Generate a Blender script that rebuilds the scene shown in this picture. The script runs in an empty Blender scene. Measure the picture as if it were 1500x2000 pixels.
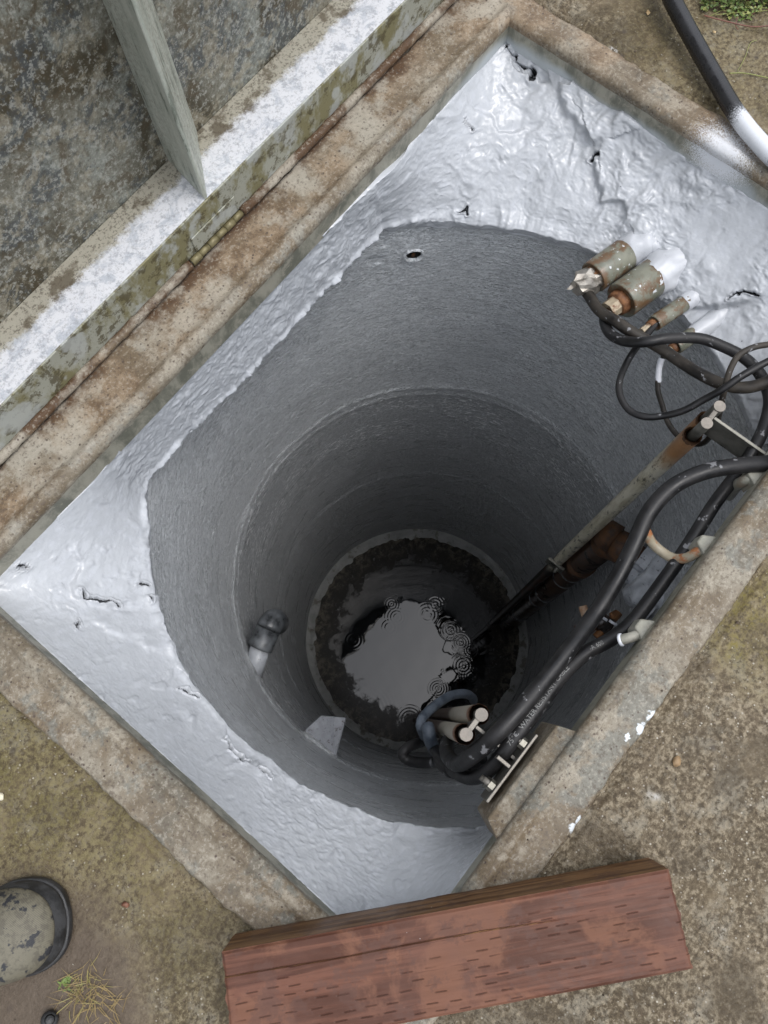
import bpy, math, random
import numpy as np
from mathutils import Matrix, Vector
random.seed(4); rng = np.random.default_rng(7)
SC = bpy.context.scene; COL = SC.collection

# ------------------------------------------------------------------ camera
H = 1.25                                   # eye height above the pavement
FPX, CX, CY = 1532.958, 750.0, 1000.0
M = np.array([[0.63467759, -0.75045431, 0.1843982],
              [-0.77265874, -0.61207456, 0.16841379],
              [-0.01352141, -0.24936534, -0.96831508]])
cam = bpy.data.objects.new('camera', bpy.data.cameras.new('camera')); COL.objects.link(cam)
cam.matrix_world = Matrix(((M[0, 0], -M[0, 1], -M[0, 2], 0), (M[1, 0], -M[1, 1], -M[1, 2], 0),
                           (M[2, 0], -M[2, 1], -M[2, 2], H), (0, 0, 0, 1)))
cam.data.sensor_fit = 'VERTICAL'; cam.data.sensor_height = 36; cam.data.lens = 36 * FPX / 2000
cam.data.clip_start = 0.02; cam.data.clip_end = 500
SC.camera = cam

# ------------------------------------------------------------------ light
SUN_EL, SUN_AZ = math.radians(70), math.radians(-62)      # azimuth from +X towards +Y
w = bpy.data.worlds.new("World"); SC.world = w; w.use_nodes = True
nt = w.node_tree; bg = nt.nodes['Background']
sky = nt.nodes.new('ShaderNodeTexSky'); sky.sky_type = 'NISHITA'; sky.sun_disc = False
sky.sun_elevation = SUN_EL; sky.sun_rotation = math.pi / 2 - SUN_AZ
sky.air_density = 1.0; sky.dust_density = 1.5; sky.ozone_density = 1.0
hsv = nt.nodes.new('ShaderNodeHueSaturation'); hsv.inputs['Saturation'].default_value = 0.24
nt.links.new(sky.outputs[0], hsv.inputs['Color'])
tc = nt.nodes.new('ShaderNodeTexCoord'); sx_ = nt.nodes.new('ShaderNodeSeparateXYZ'); mr = nt.nodes.new('ShaderNodeMapRange')
for k, x in zip((1, 2, 3, 4), (0, 1, .5, 3.8)): mr.inputs[k].default_value = x
cl_ = nt.nodes.new('ShaderNodeTexNoise'); cl_.inputs['Scale'].default_value = 2.2; cl_.inputs['Detail'].default_value = 3
cm = nt.nodes.new('ShaderNodeMath'); cm.operation = 'MULTIPLY_ADD'; cm.inputs[1].default_value = .2; cm.inputs[2].default_value = .9
m2_ = nt.nodes.new('ShaderNodeMath'); m2_.operation = 'MULTIPLY'
vm = nt.nodes.new('ShaderNodeVectorMath'); vm.operation = 'SCALE'
nt.links.new(tc.outputs['Generated'], sx_.inputs[0]); nt.links.new(sx_.outputs[2], mr.inputs[0]); nt.links.new(tc.outputs['Generated'], cl_.inputs['Vector'])
nt.links.new(cl_.outputs['Fac'], cm.inputs[0]); nt.links.new(mr.outputs[0], m2_.inputs[0]); nt.links.new(cm.outputs[0], m2_.inputs[1])
nt.links.new(hsv.outputs[0], vm.inputs[0]); nt.links.new(m2_.outputs[0], vm.inputs['Scale']); nt.links.new(vm.outputs[0], bg.inputs[0])
bg.inputs[1].default_value = 0.112
sl = bpy.data.lights.new('sun', 'SUN'); sl.energy = 0.55; sl.angle = math.radians(22); sl.color = (1, .97, .93)
so = bpy.data.objects.new('sun', sl); COL.objects.link(so)
sd = Vector((math.cos(SUN_EL) * math.cos(SUN_AZ), math.cos(SUN_EL) * math.sin(SUN_AZ), math.sin(SUN_EL)))
so.rotation_euler = sd.to_track_quat('Z', 'Y').to_euler(); so.location = (0, 0, 5)
SC.view_settings.view_transform = 'Standard'; SC.view_settings.look = 'None'
SC.view_settings.exposure = 0.30; SC.view_settings.gamma = 1

# ------------------------------------------------------------------ helpers
def P(px, py, z):
    r = M @ np.array([(px - CX) / FPX, (py - CY) / FPX, 1.0])
    return Vector((r * ((z - H) / r[2]) + np.array([0, 0, H])).tolist())

def pxr(px, z):                            # half of a width in photo pixels, in metres at height z
    return px / 2 / FPX * (H - z)

def tag(o, label=None, cat=None, group=None, kind=None):
    if label: o['label'] = label
    if cat: o['category'] = cat
    if group: o['group'] = group
    if kind: o['kind'] = kind
    return o

def empty(name, loc, label=None, cat=None, group=None):
    o = bpy.data.objects.new(name, None); COL.objects.link(o); o.location = loc
    o.empty_display_size = .05
    return tag(o, label, cat, group)

def link(name, me, mat, parent=None, smooth=True):
    if mat: me.materials.append(mat)
    if smooth: me.polygons.foreach_set('use_smooth', [True] * len(me.polygons))
    o = bpy.data.objects.new(name, me); COL.objects.link(o)
    if parent:
        o.parent = parent; o.matrix_parent_inverse = Matrix.Translation(-Vector(parent.location))
    return o

def mesh_np(name, V, F):
    me = bpy.data.meshes.new(name)
    V = np.asarray(V, dtype=np.float32); F = np.asarray(F, dtype=np.int32)
    me.vertices.add(len(V)); me.vertices.foreach_set('co', V.ravel())
    k = F.shape[1]
    me.loops.add(F.size); me.loops.foreach_set('vertex_index', F.ravel())
    me.polygons.add(len(F)); me.polygons.foreach_set('loop_start', np.arange(0, F.size, k, dtype=np.int32))
    me.polygons.foreach_set('loop_total', np.full(len(F), k, dtype=np.int32))
    me.update(calc_edges=True); me.validate()
    return me

def grid_faces(nu, nv, wrap=False):        # nu rows, nv columns
    i = np.arange(nu - 1)[:, None]; j = np.arange(nv if wrap else nv - 1)[None, :]
    j2 = (j + 1) % nv
    return np.stack([i * nv + j, i * nv + j2, (i + 1) * nv + j2, (i + 1) * nv + j], -1).reshape(-1, 4)

class MB:
    """collects simple shapes into one mesh"""
    def __init__(s): s.v = []; s.f = []
    def add(s, V, F):
        b = len(s.v); s.v += [tuple(p) for p in V]; s.f += [tuple(i + b for i in q) for q in F]
    def build(s, name, mat, parent=None, smooth=False, bevel=0, seg=2):
        me = bpy.data.meshes.new(name); me.from_pydata(s.v, [], s.f); me.update()
        o = link(name, me, mat, parent, smooth)
        if bevel:
            b = o.modifiers.new('bevel', 'BEVEL'); b.width = bevel; b.segments = seg; b.limit_method = 'ANGLE'
        return o
    def box(s, a, b, T=None):
        V = [Vector((x, y, z)) for z in (a[2], b[2]) for y in (a[1], b[1]) for x in (a[0], b[0])]
        if T: V = [T @ v for v in V]
        s.add(V, [(0, 2, 3, 1), (4, 5, 7, 6), (0, 1, 5, 4), (2, 6, 7, 3), (0, 4, 6, 2), (1, 3, 7, 5)])
        return s
    def prism(s, poly, dvec):              # polygon of 3-D points swept along dvec
        n = len(poly); d = Vector(dvec)
        s.add([Vector(p) for p in poly] + [Vector(p) + d for p in poly],
              [tuple(range(n))[::-1], tuple(range(n, 2 * n))] + [(i, (i + 1) % n, n + (i + 1) % n, n + i) for i in range(n)])
        return s
    def hull(s, bot, top):                 # two polygons with the same number of points
        n = len(bot)
        s.add([Vector(p) for p in bot] + [Vector(p) for p in top],
              [tuple(range(n))[::-1], tuple(range(n, 2 * n))] + [(i, (i + 1) % n, n + (i + 1) % n, n + i) for i in range(n)])
        return s
    def tube(s, pts, rad, n=20, cap=True, noise=0.0, phase=0, axis=None):
        pts = [Vector(p) for p in pts]; m = len(pts)
        if not hasattr(rad, '__len__'): rad = [rad] * m
        t0 = (Vector(axis) if axis is not None else pts[1] - pts[0]).normalized()
        a = Vector((0, 0, 1)) if abs(t0.z) < .9 else Vector((1, 0, 0))
        u = t0.cross(a).normalized(); V = []; vv = t0.cross(u)
        for i in range(m):
            t = (pts[min(i + 1, m - 1)] - pts[max(i - 1, 0)])
            if axis is not None: t = Vector(axis)
            if t.length > 1e-9:
                t.normalize(); u = (u - t * u.dot(t)).normalized(); vv = t.cross(u)
            for k in range(n):
                an = 2 * math.pi * (k + phase) / n
                r = rad[i] * (1 + (random.uniform(-noise, noise) if noise else 0))
                V.append(pts[i] + (u * math.cos(an) + vv * math.sin(an)) * r)
        F = [(i * n + k, i * n + (k + 1) % n, (i + 1) * n + (k + 1) % n, (i + 1) * n + k) for i in range(m - 1) for k in range(n)]
        if cap: F += [tuple(range(n))[::-1], tuple(range((m - 1) * n, m * n))]
        s.add(V, F); return s

def spline(pts, n=14):                      # Catmull-Rom
    p = [Vector(q) for q in pts]; p = [2 * p[0] - p[1]] + p + [2 * p[-1] - p[-2]]
    out = []
    for i in range(1, len(p) - 2):
        for k in range(n):
            t = k / n
            out.append(0.5 * ((2 * p[i]) + (-p[i - 1] + p[i + 1]) * t + (2 * p[i - 1] - 5 * p[i] + 4 * p[i + 1] - p[i + 2]) * t * t
                              + (-p[i - 1] + 3 * p[i] - 3 * p[i + 1] + p[i + 2]) * t ** 3))
    out.append(p[-2]); return out

# --- numpy gradient noise
_perm = rng.permutation(256); _perm = np.concatenate([_perm, _perm, _perm])
_g = rng.normal(size=(256, 3)); _g /= np.linalg.norm(_g, axis=1)[:, None]
def pn(x, y, z=0.0):
    x, y, z = np.broadcast_arrays(np.asarray(x, float), np.asarray(y, float), np.asarray(z, float))
    xi, yi, zi = (np.floor(a).astype(int) for a in (x, y, z)); xf, yf, zf = x - xi, y - yi, z - zi
    fd = lambda t: t * t * t * (t * (t * 6 - 15) + 10)
    u, v, s = fd(xf), fd(yf), fd(zf); out = 0
    for dx in (0, 1):
        for dy in (0, 1):
            for dz in (0, 1):
                h = _perm[_perm[_perm[(xi + dx) & 255] + ((yi + dy) & 255)] + ((zi + dz) & 255)]
                g = _g[h & 255]
                d = g[..., 0] * (xf - dx) + g[..., 1] * (yf - dy) + g[..., 2] * (zf - dz)
                out = out + d * (u if dx else 1 - u) * (v if dy else 1 - v) * (s if dz else 1 - s)
    return out * 1.6
def fbm(x, y, z=0.0, o=4, g=.5):
    a = 1; f = 1; s = 0
    for k in range(o): s = s + a * pn(x * f + 17 * k, y * f, z * f); a *= g; f *= 2
    return s
def sst(a, b, x): t = np.clip((x - a) / (b - a), 0, 1); return t * t * (3 - 2 * t)

# ------------------------------------------------------------------ material kit
class Mt:
    def __init__(s, name, rough=.6, metal=0, spec=.5, coat=0):
        s.m = bpy.data.materials.new(name); s.m.use_nodes = True; s.t = s.m.node_tree
        s.b = s.t.nodes['Principled BSDF']; s.b.inputs['Roughness'].default_value = rough
        s.b.inputs['Metallic'].default_value = metal; s.b.inputs['Specular IOR Level'].default_value = spec
        if coat: s.b.inputs['Coat Weight'].default_value = coat; s.b.inputs['Coat Roughness'].default_value = .12
        g = s.n('ShaderNodeNewGeometry'); s.pos = g.outputs['Position']; s.nb = None
    def n(s, t): return s.t.nodes.new(t)
    def L(s, a, b): s.t.links.new(a, b)
    def sets(s, sock, v):
        if hasattr(v, 'is_linked') or isinstance(v, bpy.types.NodeSocket): s.L(v, sock)
        elif isinstance(v, (tuple, list)) and len(v) == 3 and len(sock.default_value) == 4: sock.default_value = (*v, 1)
        else: sock.default_value = v
    def vec(s, sc=(1, 1, 1), src=None, rot=(0, 0, 0)):
        m = s.n('ShaderNodeMapping'); m.inputs['Scale'].default_value = sc; m.inputs['Rotation'].default_value = rot
        s.L(src or s.pos, m.inputs['Vector']); return m.outputs[0]
    def noise(s, scale, detail=5, rough=.6, dist=0, vec=None, w=None):
        n = s.n('ShaderNodeTexNoise'); n.inputs['Scale'].default_value = scale; n.inputs['Detail'].default_value = detail
        n.inputs['Roughness'].default_value = rough; n.inputs['Distortion'].default_value = dist
        s.L(vec or s.pos, n.inputs['Vector']); return n.outputs['Fac']
    def vor(s, scale, vec=None, out='Distance', feat='F1', rand=1):
        n = s.n('ShaderNodeTexVoronoi'); n.feature = feat; n.inputs['Scale'].default_value = scale; n.inputs['Randomness'].default_value = rand
        s.L(vec or s.pos, n.inputs['Vector']); return n.outputs[out]
    def rr(s, v, a, b, c=0., d=1.):         # map range, clamped
        n = s.n('ShaderNodeMapRange'); n.interpolation_type = 'SMOOTHSTEP'
        s.L(v, n.inputs[0])
        for k, x in zip((1, 2, 3, 4), (a, b, c, d)): n.inputs[k].default_value = x
        return n.outputs[0]
    def op(s, o, a, b=0.):
        n = s.n('ShaderNodeMath'); n.operation = o; s.sets(n.inputs[0], a); s.sets(n.inputs[1], b); return n.outputs[0]
    def mix(s, f, a, b, mode='MIX'):
        n = s.n('ShaderNodeMix'); n.data_type = 'RGBA'; n.blend_type = mode
        s.sets(n.inputs[0], f); s.sets(n.inputs[6], a); s.sets(n.inputs[7], b); return n.outputs[2]
    def near(s, p, r0, r1, nz=None, amt=.05, sc=(1, 1, 1)):   # 1 inside r0 falling to 0 at r1, edge broken by noise
        v = s.n('ShaderNodeVectorMath'); v.operation = 'SUBTRACT'; s.L(s.pos, v.inputs[0]); v.inputs[1].default_value = tuple(p)
        v2 = s.n('ShaderNodeVectorMath'); v2.operation = 'MULTIPLY'; s.L(v.outputs[0], v2.inputs[0]); v2.inputs[1].default_value = sc
        l = s.n('ShaderNodeVectorMath'); l.operation = 'LENGTH'; s.L(v2.outputs[0], l.inputs[0]); d = l.outputs['Value']
        if nz is not None: d = s.op('ADD', d, s.op('MULTIPLY', s.op('SUBTRACT', nz, .5), amt))
        return s.rr(d, r0, r1, 1, 0)
    def coord(s, ax):
        n = s.n('ShaderNodeSeparateXYZ'); s.L(s.pos, n.inputs[0]); return n.outputs[ax]
    def attr(s, name):
        n = s.n('ShaderNodeAttribute'); n.attribute_name = name; return n.outputs['Fac']
    def col(s, c): s.sets(s.b.inputs['Base Color'], c); return s
    def rough(s, v): s.sets(s.b.inputs['Roughness'], v); return s
    def bump(s, h, strength=.4, dist=.002):
        n = s.n('ShaderNodeBump'); n.inputs['Strength'].default_value = strength; n.inputs['Distance'].default_value = dist
        s.L(h, n.inputs['Height'])
        if s.nb: s.L(s.nb, n.inputs['Normal'])
        s.nb = n.outputs[0]; s.L(s.nb, s.b.inputs['Normal']); return s

# --- opening in frame coordinates (metres); x runs along the door hinge, y towards the door
X0, X1, Y0, Y1 = -.283, 1.157, -.232, .655
CXW, CYW, R = .395, .168, .61               # shaft axis and radius
ZS, ZL, ZB = -.05, -.215, -3.09             # skirt bottom, lip of the shaft, bottom of the lining

def m_paint():
    m = Mt('grey_epoxy_coating', .22, spec=.5)
    n1 = m.noise(6, 4); n2 = m.noise(55, 4)
    c = m.mix(n1, (.385, .40, .42), (.435, .452, .474))
    c = m.mix(m.rr(n2, .45, .7, 0, .35), c, (.50, .52, .56))
    sp = m.rr(m.vor(38, out='Distance'), .0, .085, 1, 0)
    gate = m.rr(m.noise(9, 2), .62, .66)
    c = m.mix(m.op('MULTIPLY', sp, gate), c, (.03, .035, .04))
    c = m.mix(m.rr(m.attr('bare_shade'), .4, .6), c, (.05, .053, .058))  # bare cracks in the coating, their deep shade painted in
    m.col(c); m.rough(m.rr(m.noise(18, 3), .35, .65, .12, .30))
    m.bump(m.noise(45, 4, .55, .6), .35, .003); m.bump(m.noise(150, 3, .5), .30, .0016)
    return m.m
def m_lining():
    m = Mt('grey_lining_coating', .3, spec=.5)
    # coarse orange-peel texture drawn out around the shaft
    x = m.op('SUBTRACT', m.coord(0), CXW); y = m.op('SUBTRACT', m.coord(1), CYW)
    an = m.op('ARCTAN2', y, x); cb = m.n('ShaderNodeCombineXYZ'); m.L(m.op('MULTIPLY', an, R * .5), cb.inputs[0]); m.L(m.coord(2), cb.inputs[1])
    z = m.coord(2)
    v = cb.outputs[0]
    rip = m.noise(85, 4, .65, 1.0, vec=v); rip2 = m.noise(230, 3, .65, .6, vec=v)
    c = m.mix(m.rr(m.noise(4, 4, vec=v), .35, .65), (.64, .665, .68), (.72, .745, .76))  # paler than the ledge's same coat: pit wall brightness painted in
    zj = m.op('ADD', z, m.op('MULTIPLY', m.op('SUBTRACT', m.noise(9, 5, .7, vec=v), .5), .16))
    c = m.mix(m.rr(zj, -1.06, -1.16), c, m.mix(m.noise(6, 4, vec=v), (.36, .375, .385), (.45, .465, .475)))  # darker coat below the seam, depth shade mixed into its colour
    c = m.mix(m.rr(m.noise(40, 4, vec=v), .5, .68, 0, .3), c, (.60, .62, .64))
    c = m.mix(m.rr(rip, .5, .40, 0, .45), c, (.38, .40, .42))  # ripple hollows darkened, their shading put into the colour
    c = m.mix(m.rr(rip2, .53, .60, 0, .55), c, (.86, .88, .90))  # sheen flecks on the ripples, painted as pale colour
    c = m.mix(m.rr(rip2, .48, .40, 0, .5), c, (.36, .375, .385))  # shaded sides of the fine ripples, also painted
    # light grit blown on to the wall in two bands and in patches
    g = m.rr(m.noise(95, 3, .55, .4, vec=v), .55, .59)
    band = m.op('MULTIPLY', m.rr(z, -1.95, -1.35, .0, 1), m.rr(z, -1.18, -1.05, 1, .25))
    patch = m.rr(m.noise(6, 3, .6, vec=v), .40, .56, .25, 1)
    c = m.mix(m.op('MULTIPLY', m.op('MULTIPLY', g, band), patch), c, (.92, .93, .94))
    sc = m.rr(m.noise(14, 4, .65, 0, vec=m.vec((1.0, 14, 1), src=v)), .64, .70)
    c = m.mix(m.op('MULTIPLY', sc, .4), c, (.75, .77, .78))
    c = m.mix(m.rr(m.attr('bare_shade'), .4, .6), c, (.02, .02, .02))
    m.col(c); m.rough(m.rr(m.noise(8, 3, vec=v), .3, .7, .22, .42))
    m.bump(rip, 1.0, .015); m.bump(rip2, 1.0, .007)
    return m.m
def m_frame():
    m = Mt('weathered_concrete_curb', .5, spec=.18)
    n1 = m.noise(5, 6, .65); n2 = m.noise(22, 6, .7); n3 = m.noise(160, 3, .7); n4 = m.noise(60, 4, .7)
    c = m.mix(m.rr(n1, .42, .58), (.15, .117, .078), (.225, .20, .155))
    c = m.mix(m.rr(n2, .47, .60, 0, .65), c, (.30, .27, .215))
    c = m.mix(m.rr(n4, .47, .38, 0, .5), c, (.14, .115, .085))
    c = m.mix(m.rr(m.noise(9, 5, .7), .51, .58, 0, .75), c, (.15, .15, .13))
    c = m.mix(m.rr(m.noise(6, 7, .68, .6), .50, .60, 0, .55), c, (.10, .076, .048))
    # brown iron stain on the door and far sides, rust at the hinge
    far = m.op('MAXIMUM', m.rr(m.coord(0), 1.0, 1.17), m.rr(m.coord(1), .66, .69))
    c = m.mix(m.op('MULTIPLY', far, m.rr(m.noise(4, 4, .6), .42, .55, .15, .9)), c, m.mix(m.rr(n2, .36, .62), (.13, .088, .054), (.26, .195, .13)))
    c = m.mix(m.op('MULTIPLY', m.rr(m.op('ADD', m.coord(1), m.op('MULTIPLY', m.op('SUBTRACT', m.noise(10, 5), .5), .12)), .735, .765), m.rr(m.coord(1), .785, .775)), c, (.085, .05, .028))
    wh = m.op('MULTIPLY', m.rr(m.noise(9, 6, .62), .48, .60), m.rr(m.coord(1), .62, .70, 0, .7))
    c = m.mix(wh, c, (.36, .33, .27))
    pit = m.rr(m.vor(95), .10, .26, 1, 0); c = m.mix(m.op('MULTIPLY', pit, m.rr(n4, .44, .56)), c, (.075, .055, .045))
    c = m.mix(m.rr(n3, .54, .64, 0, .6), c, (.09, .07, .055))
    c = m.mix(m.rr(n3, .46, .36, 0, .35), c, (.40, .37, .31))
    sp = m.near(P(1412, 290, .015), .015, .075, m.noise(400, 2), .12, (1, 1, 1))
    c = m.mix(m.op('MULTIPLY', sp, .85), c, (.60, .62, .65))
    for q, r in (((1125, 1620), .012), ((1115, 1650), .008), ((1225, 1440), .006), ((1255, 1425), .010), ((1278, 1402), .012), ((1130, 1605), .008)):
        c = m.mix(m.near(P(*q, .01), r * .7, r, m.noise(90, 3), .02), c, (.62, .66, .68))
    m.col(c); m.rough(m.rr(n2, .3, .7, .3, .65))
    m.bump(n2, .5, .004); m.bump(n3, .6, .0015); m.bump(m.op('MULTIPLY', pit, -1.), .3, .001)
    return m.m
def m_skirt():
    m = Mt('dull_metal_skirt', .5, metal=.25, spec=.4)
    n2 = m.noise(30, 6, .7); st = m.noise(13, 6, .7, .3, vec=m.vec((1.6, 1.6, .8)))
    c = m.mix(m.rr(st, .38, .62), (.17, .17, .135), (.36, .345, .28))
    c = m.mix(m.rr(n2, .55, .66, 0, .8), c, (.38, .355, .29))
    z = m.op('ADD', m.coord(2), m.op('MULTIPLY', m.op('SUBTRACT', m.noise(5, 3), .5), .10))
    fadeX = m.op('MULTIPLY', m.rr(m.coord(0), .9, 1.1), 1.)
    c = m.mix(m.op('MULTIPLY', m.rr(z, -.05, -.022, .85, 0), fadeX), c, (.52, .56, .58))
    sp = m.near(P(1412, 300, -.0), .03, .08, m.noise(400, 2), .10)
    c = m.mix(sp, c, (.78, .80, .84))
    m.col(c); m.bump(n2, .4, .002); m.bump(m.noise(200, 3), .3, .001)
    return m.m
def m_ground():
    m = Mt('wet_exposed_aggregate_concrete', .45, spec=.18)
    n1 = m.noise(3, 6, .6); n2 = m.noise(14, 6, .7); n3 = m.noise(120, 4, .75)
    c = m.mix(m.rr(n1, .35, .65), (.080, .060, .035), (.145, .114, .074))
    c = m.mix(m.rr(n2, .5, .62, 0, .6), c, (.23, .21, .165))
    c = m.mix(m.rr(n3, .5, .62, 0, .7), c, (.28, .235, .165))
    c = m.mix(m.rr(n3, .49, .40, 0, .8), c, (.042, .030, .017))
    n5 = m.noise(48, 5, .75); c = m.mix(m.rr(n5, .46, .36, 0, .45), c, (.09, .066, .042)); c = m.mix(m.rr(n5, .53, .64, 0, .35), c, (.25, .22, .165))
    ag = m.vor(230, out='Color'); agd = m.vor(230)
    sepc = m.n('ShaderNodeSeparateColor'); m.L(ag, sepc.inputs[0])
    gr = m.op('MULTIPLY', m.rr(agd, .25, .40, 1, 0), m.rr(sepc.outputs[0], .88, .90))
    c = m.mix(m.op('MULTIPLY', gr, .85), c, m.mix(sepc.outputs[1], (.10, .07, .05), (.45, .42, .35)))
    wet = m.rr(m.noise(5.5, 7, .68, .6), .50, .60); c = m.mix(m.op('MULTIPLY', wet, .65), c, (.050, .036, .019)); c = m.mix(m.rr(m.noise(4.2, 5, .6), .52, .64, 0, .35), c, (.22, .17, .105))
    # moss and algae: a yellow patch by the near curb, green film at the left
    nz = m.noise(9, 5, .7)
    moss = m.near(P(1490, 1215, 0), .02, .13, nz, .16, (.8, 1, 1))
    c = m.mix(m.op('MULTIPLY', m.op('MULTIPLY', moss, m.rr(n3, .4, .6, .25, .95)), m.rr(n2, .40, .58, .3, 1)), c, m.mix(n2, (.17, .125, .02), (.11, .10, .02)))
    gm = m.near(P(60, 1540, 0), .05, .40, nz, .25, (1, .6, 1))
    c = m.mix(m.op('MULTIPLY', gm, m.rr(n3, .4, .62, .1, .65)), c, m.mix(n2, (.10, .085, .018), (.15, .125, .05)))
    gm2 = m.near(P(1390, 120, 0), .05, .35, nz, .25)
    c = m.mix(m.op('MULTIPLY', gm2, m.rr(n3, .4, .7, .1, .55)), c, (.14, .115, .04))
    mud = m.near(P(30, 2010, 0), .14, .24, nz, .16)
    c = m.mix(mud, c, m.mix(n3, (.05, .037, .025), (.135, .105, .078)))
    blk = m.op('MULTIPLY', m.rr(m.vor(26), .08, .22, 1, 0), m.rr(m.noise(7, 3), .52, .6))
    c = m.mix(m.op('MULTIPLY', blk, m.rr(n3, .35, .55)), c, (.045, .035, .03))
    wht = m.op('MULTIPLY', m.rr(m.noise(7, 4, .6), .66, .74), m.rr(n3, .42, .55))
    c = m.mix(wht, c, (.45, .44, .42))
    m.col(c); m.rough(m.mix(wet, (.5, .5, .5), (.22, .22, .22)))
    m.bump(n3, .8, .003); m.bump(agd, .35, .0015); m.bump(n2, .3, .006)
    return m.m
def m_panel():
    m = Mt('mottled_panel_underside', .6, spec=.3)
    n1 = m.noise(4.5, 8, .66, .5); n2 = m.noise(22, 7, .7, .4); n3 = m.noise(130, 4, .75)
    c = m.mix(m.rr(n1, .42, .57), (.06, .05, .03), (.19, .185, .15))
    c = m.mix(m.rr(m.noise(11, 6, .7), .51, .58, 0, .8), c, (.07, .08, .085))
    c = m.mix(m.rr(m.noise(13, 6, .7), .53, .60, 0, .6), c, (.25, .265, .235))
    c = m.mix(m.rr(n2, .51, .60, 0, .65), c, (.30, .27, .20))
    c = m.mix(m.rr(n2, .46, .38, 0, .7), c, (.09, .068, .04))
    c = m.mix(m.rr(n3, .52, .62, 0, .6), c, (.40, .40, .36))
    c = m.mix(m.rr(n3, .47, .37, 0, .5), c, (.06, .05, .035))
    m.col(c); m.bump(n3, .5, .0015); m.bump(n2, .3, .003)
    return m.m
def m_galv(kind):
    m = Mt('oxidised_metal_' + kind, .5, metal=.15, spec=.4)
    n1 = m.noise(9, 6, .7); n2 = m.noise(45, 5, .75); n3 = m.noise(190, 4, .75)
    if kind == 'shelf':
        c = m.mix(n2, (.30, .28, .225), (.40, .38, .31))
        c = m.mix(m.rr(n3, .51, .60, 0, .8), c, (.12, .105, .08))
        c = m.mix(m.op('MULTIPLY', m.rr(n1, .53, .60, 0, .8), 1.), c, (.09, .07, .045))
        y = m.op('ADD', m.coord(1), m.op('MULTIPLY', m.op('SUBTRACT', m.noise(18, 8, .85), .5), .075))
        wm = m.rr(y, .846, .830, 0, .92)
        wc = m.mix(m.rr(m.noise(28, 6, .75, .8), .48, .62), (.68, .69, .72), (.46, .49, .54))
        wc = m.mix(m.rr(m.noise(60, 6, .8), .53, .60, 0, .7), wc, (.34, .36, .40))
        wc = m.mix(m.rr(n3, .53, .62, 0, .4), wc, (.3, .3, .3))
        c = m.mix(wm, c, wc)
    elif kind == 'front':
        st = m.noise(16, 6, .7, vec=m.vec((1, 1, .6)))
        c = m.mix(m.rr(st, .43, .56), (.20, .185, .10), (.33, .335, .28))
        c = m.mix(m.rr(n2, .51, .58, 0, .8), c, (.075, .062, .03))
        c = m.mix(m.rr(m.noise(13, 5), .52, .60, 0, .7), c, (.42, .44, .42))
    else:
        st = m.noise(26, 6, .7, vec=m.vec((1.6, 1.6, .35), rot=(.5, .5, 0)))
        c = m.mix(m.rr(st, .35, .62), (.33, .36, .31), (.48, .50, .44))
        c = m.mix(m.rr(st, .44, .39, 0, .7), c, (.11, .13, .105))
        c = m.mix(m.op('MULTIPLY', m.rr(n3, .50, .58, 0, .75), m.rr(m.coord(0), .44, .47)), c, (.17, .15, .11))
    m.col(c); m.bump(n3, .4, .0012); m.bump(n2, .3, .002)
    return m.m
def m_simple(name, a, b, sc=30, rough=.5, metal=0, spots=None, bump=.3, spec=.5, rust=None, rsc=20, rth=(.5, .62)):
    m = Mt(name, rough, metal, spec)
    n1 = m.noise(sc, 5, .65); n3 = m.noise(sc * 6, 4, .7)
    c = m.mix(m.rr(n1, .32, .68), a, b)
    if rust: c = m.mix(m.rr(m.noise(rsc, 5, .7), *rth), c, m.mix(n3, rust, tuple(x * 1.9 for x in rust)))
    if spots: c = m.mix(m.rr(m.noise(sc * 3.3, 3, .6), .64, .68), c, spots)
    m.col(c); m.rough(m.rr(n1, .3, .7, rough * .7, min(1, rough * 1.35)))
    if bump: m.bump(n3, bump, .0012)
    return m.m
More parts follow.
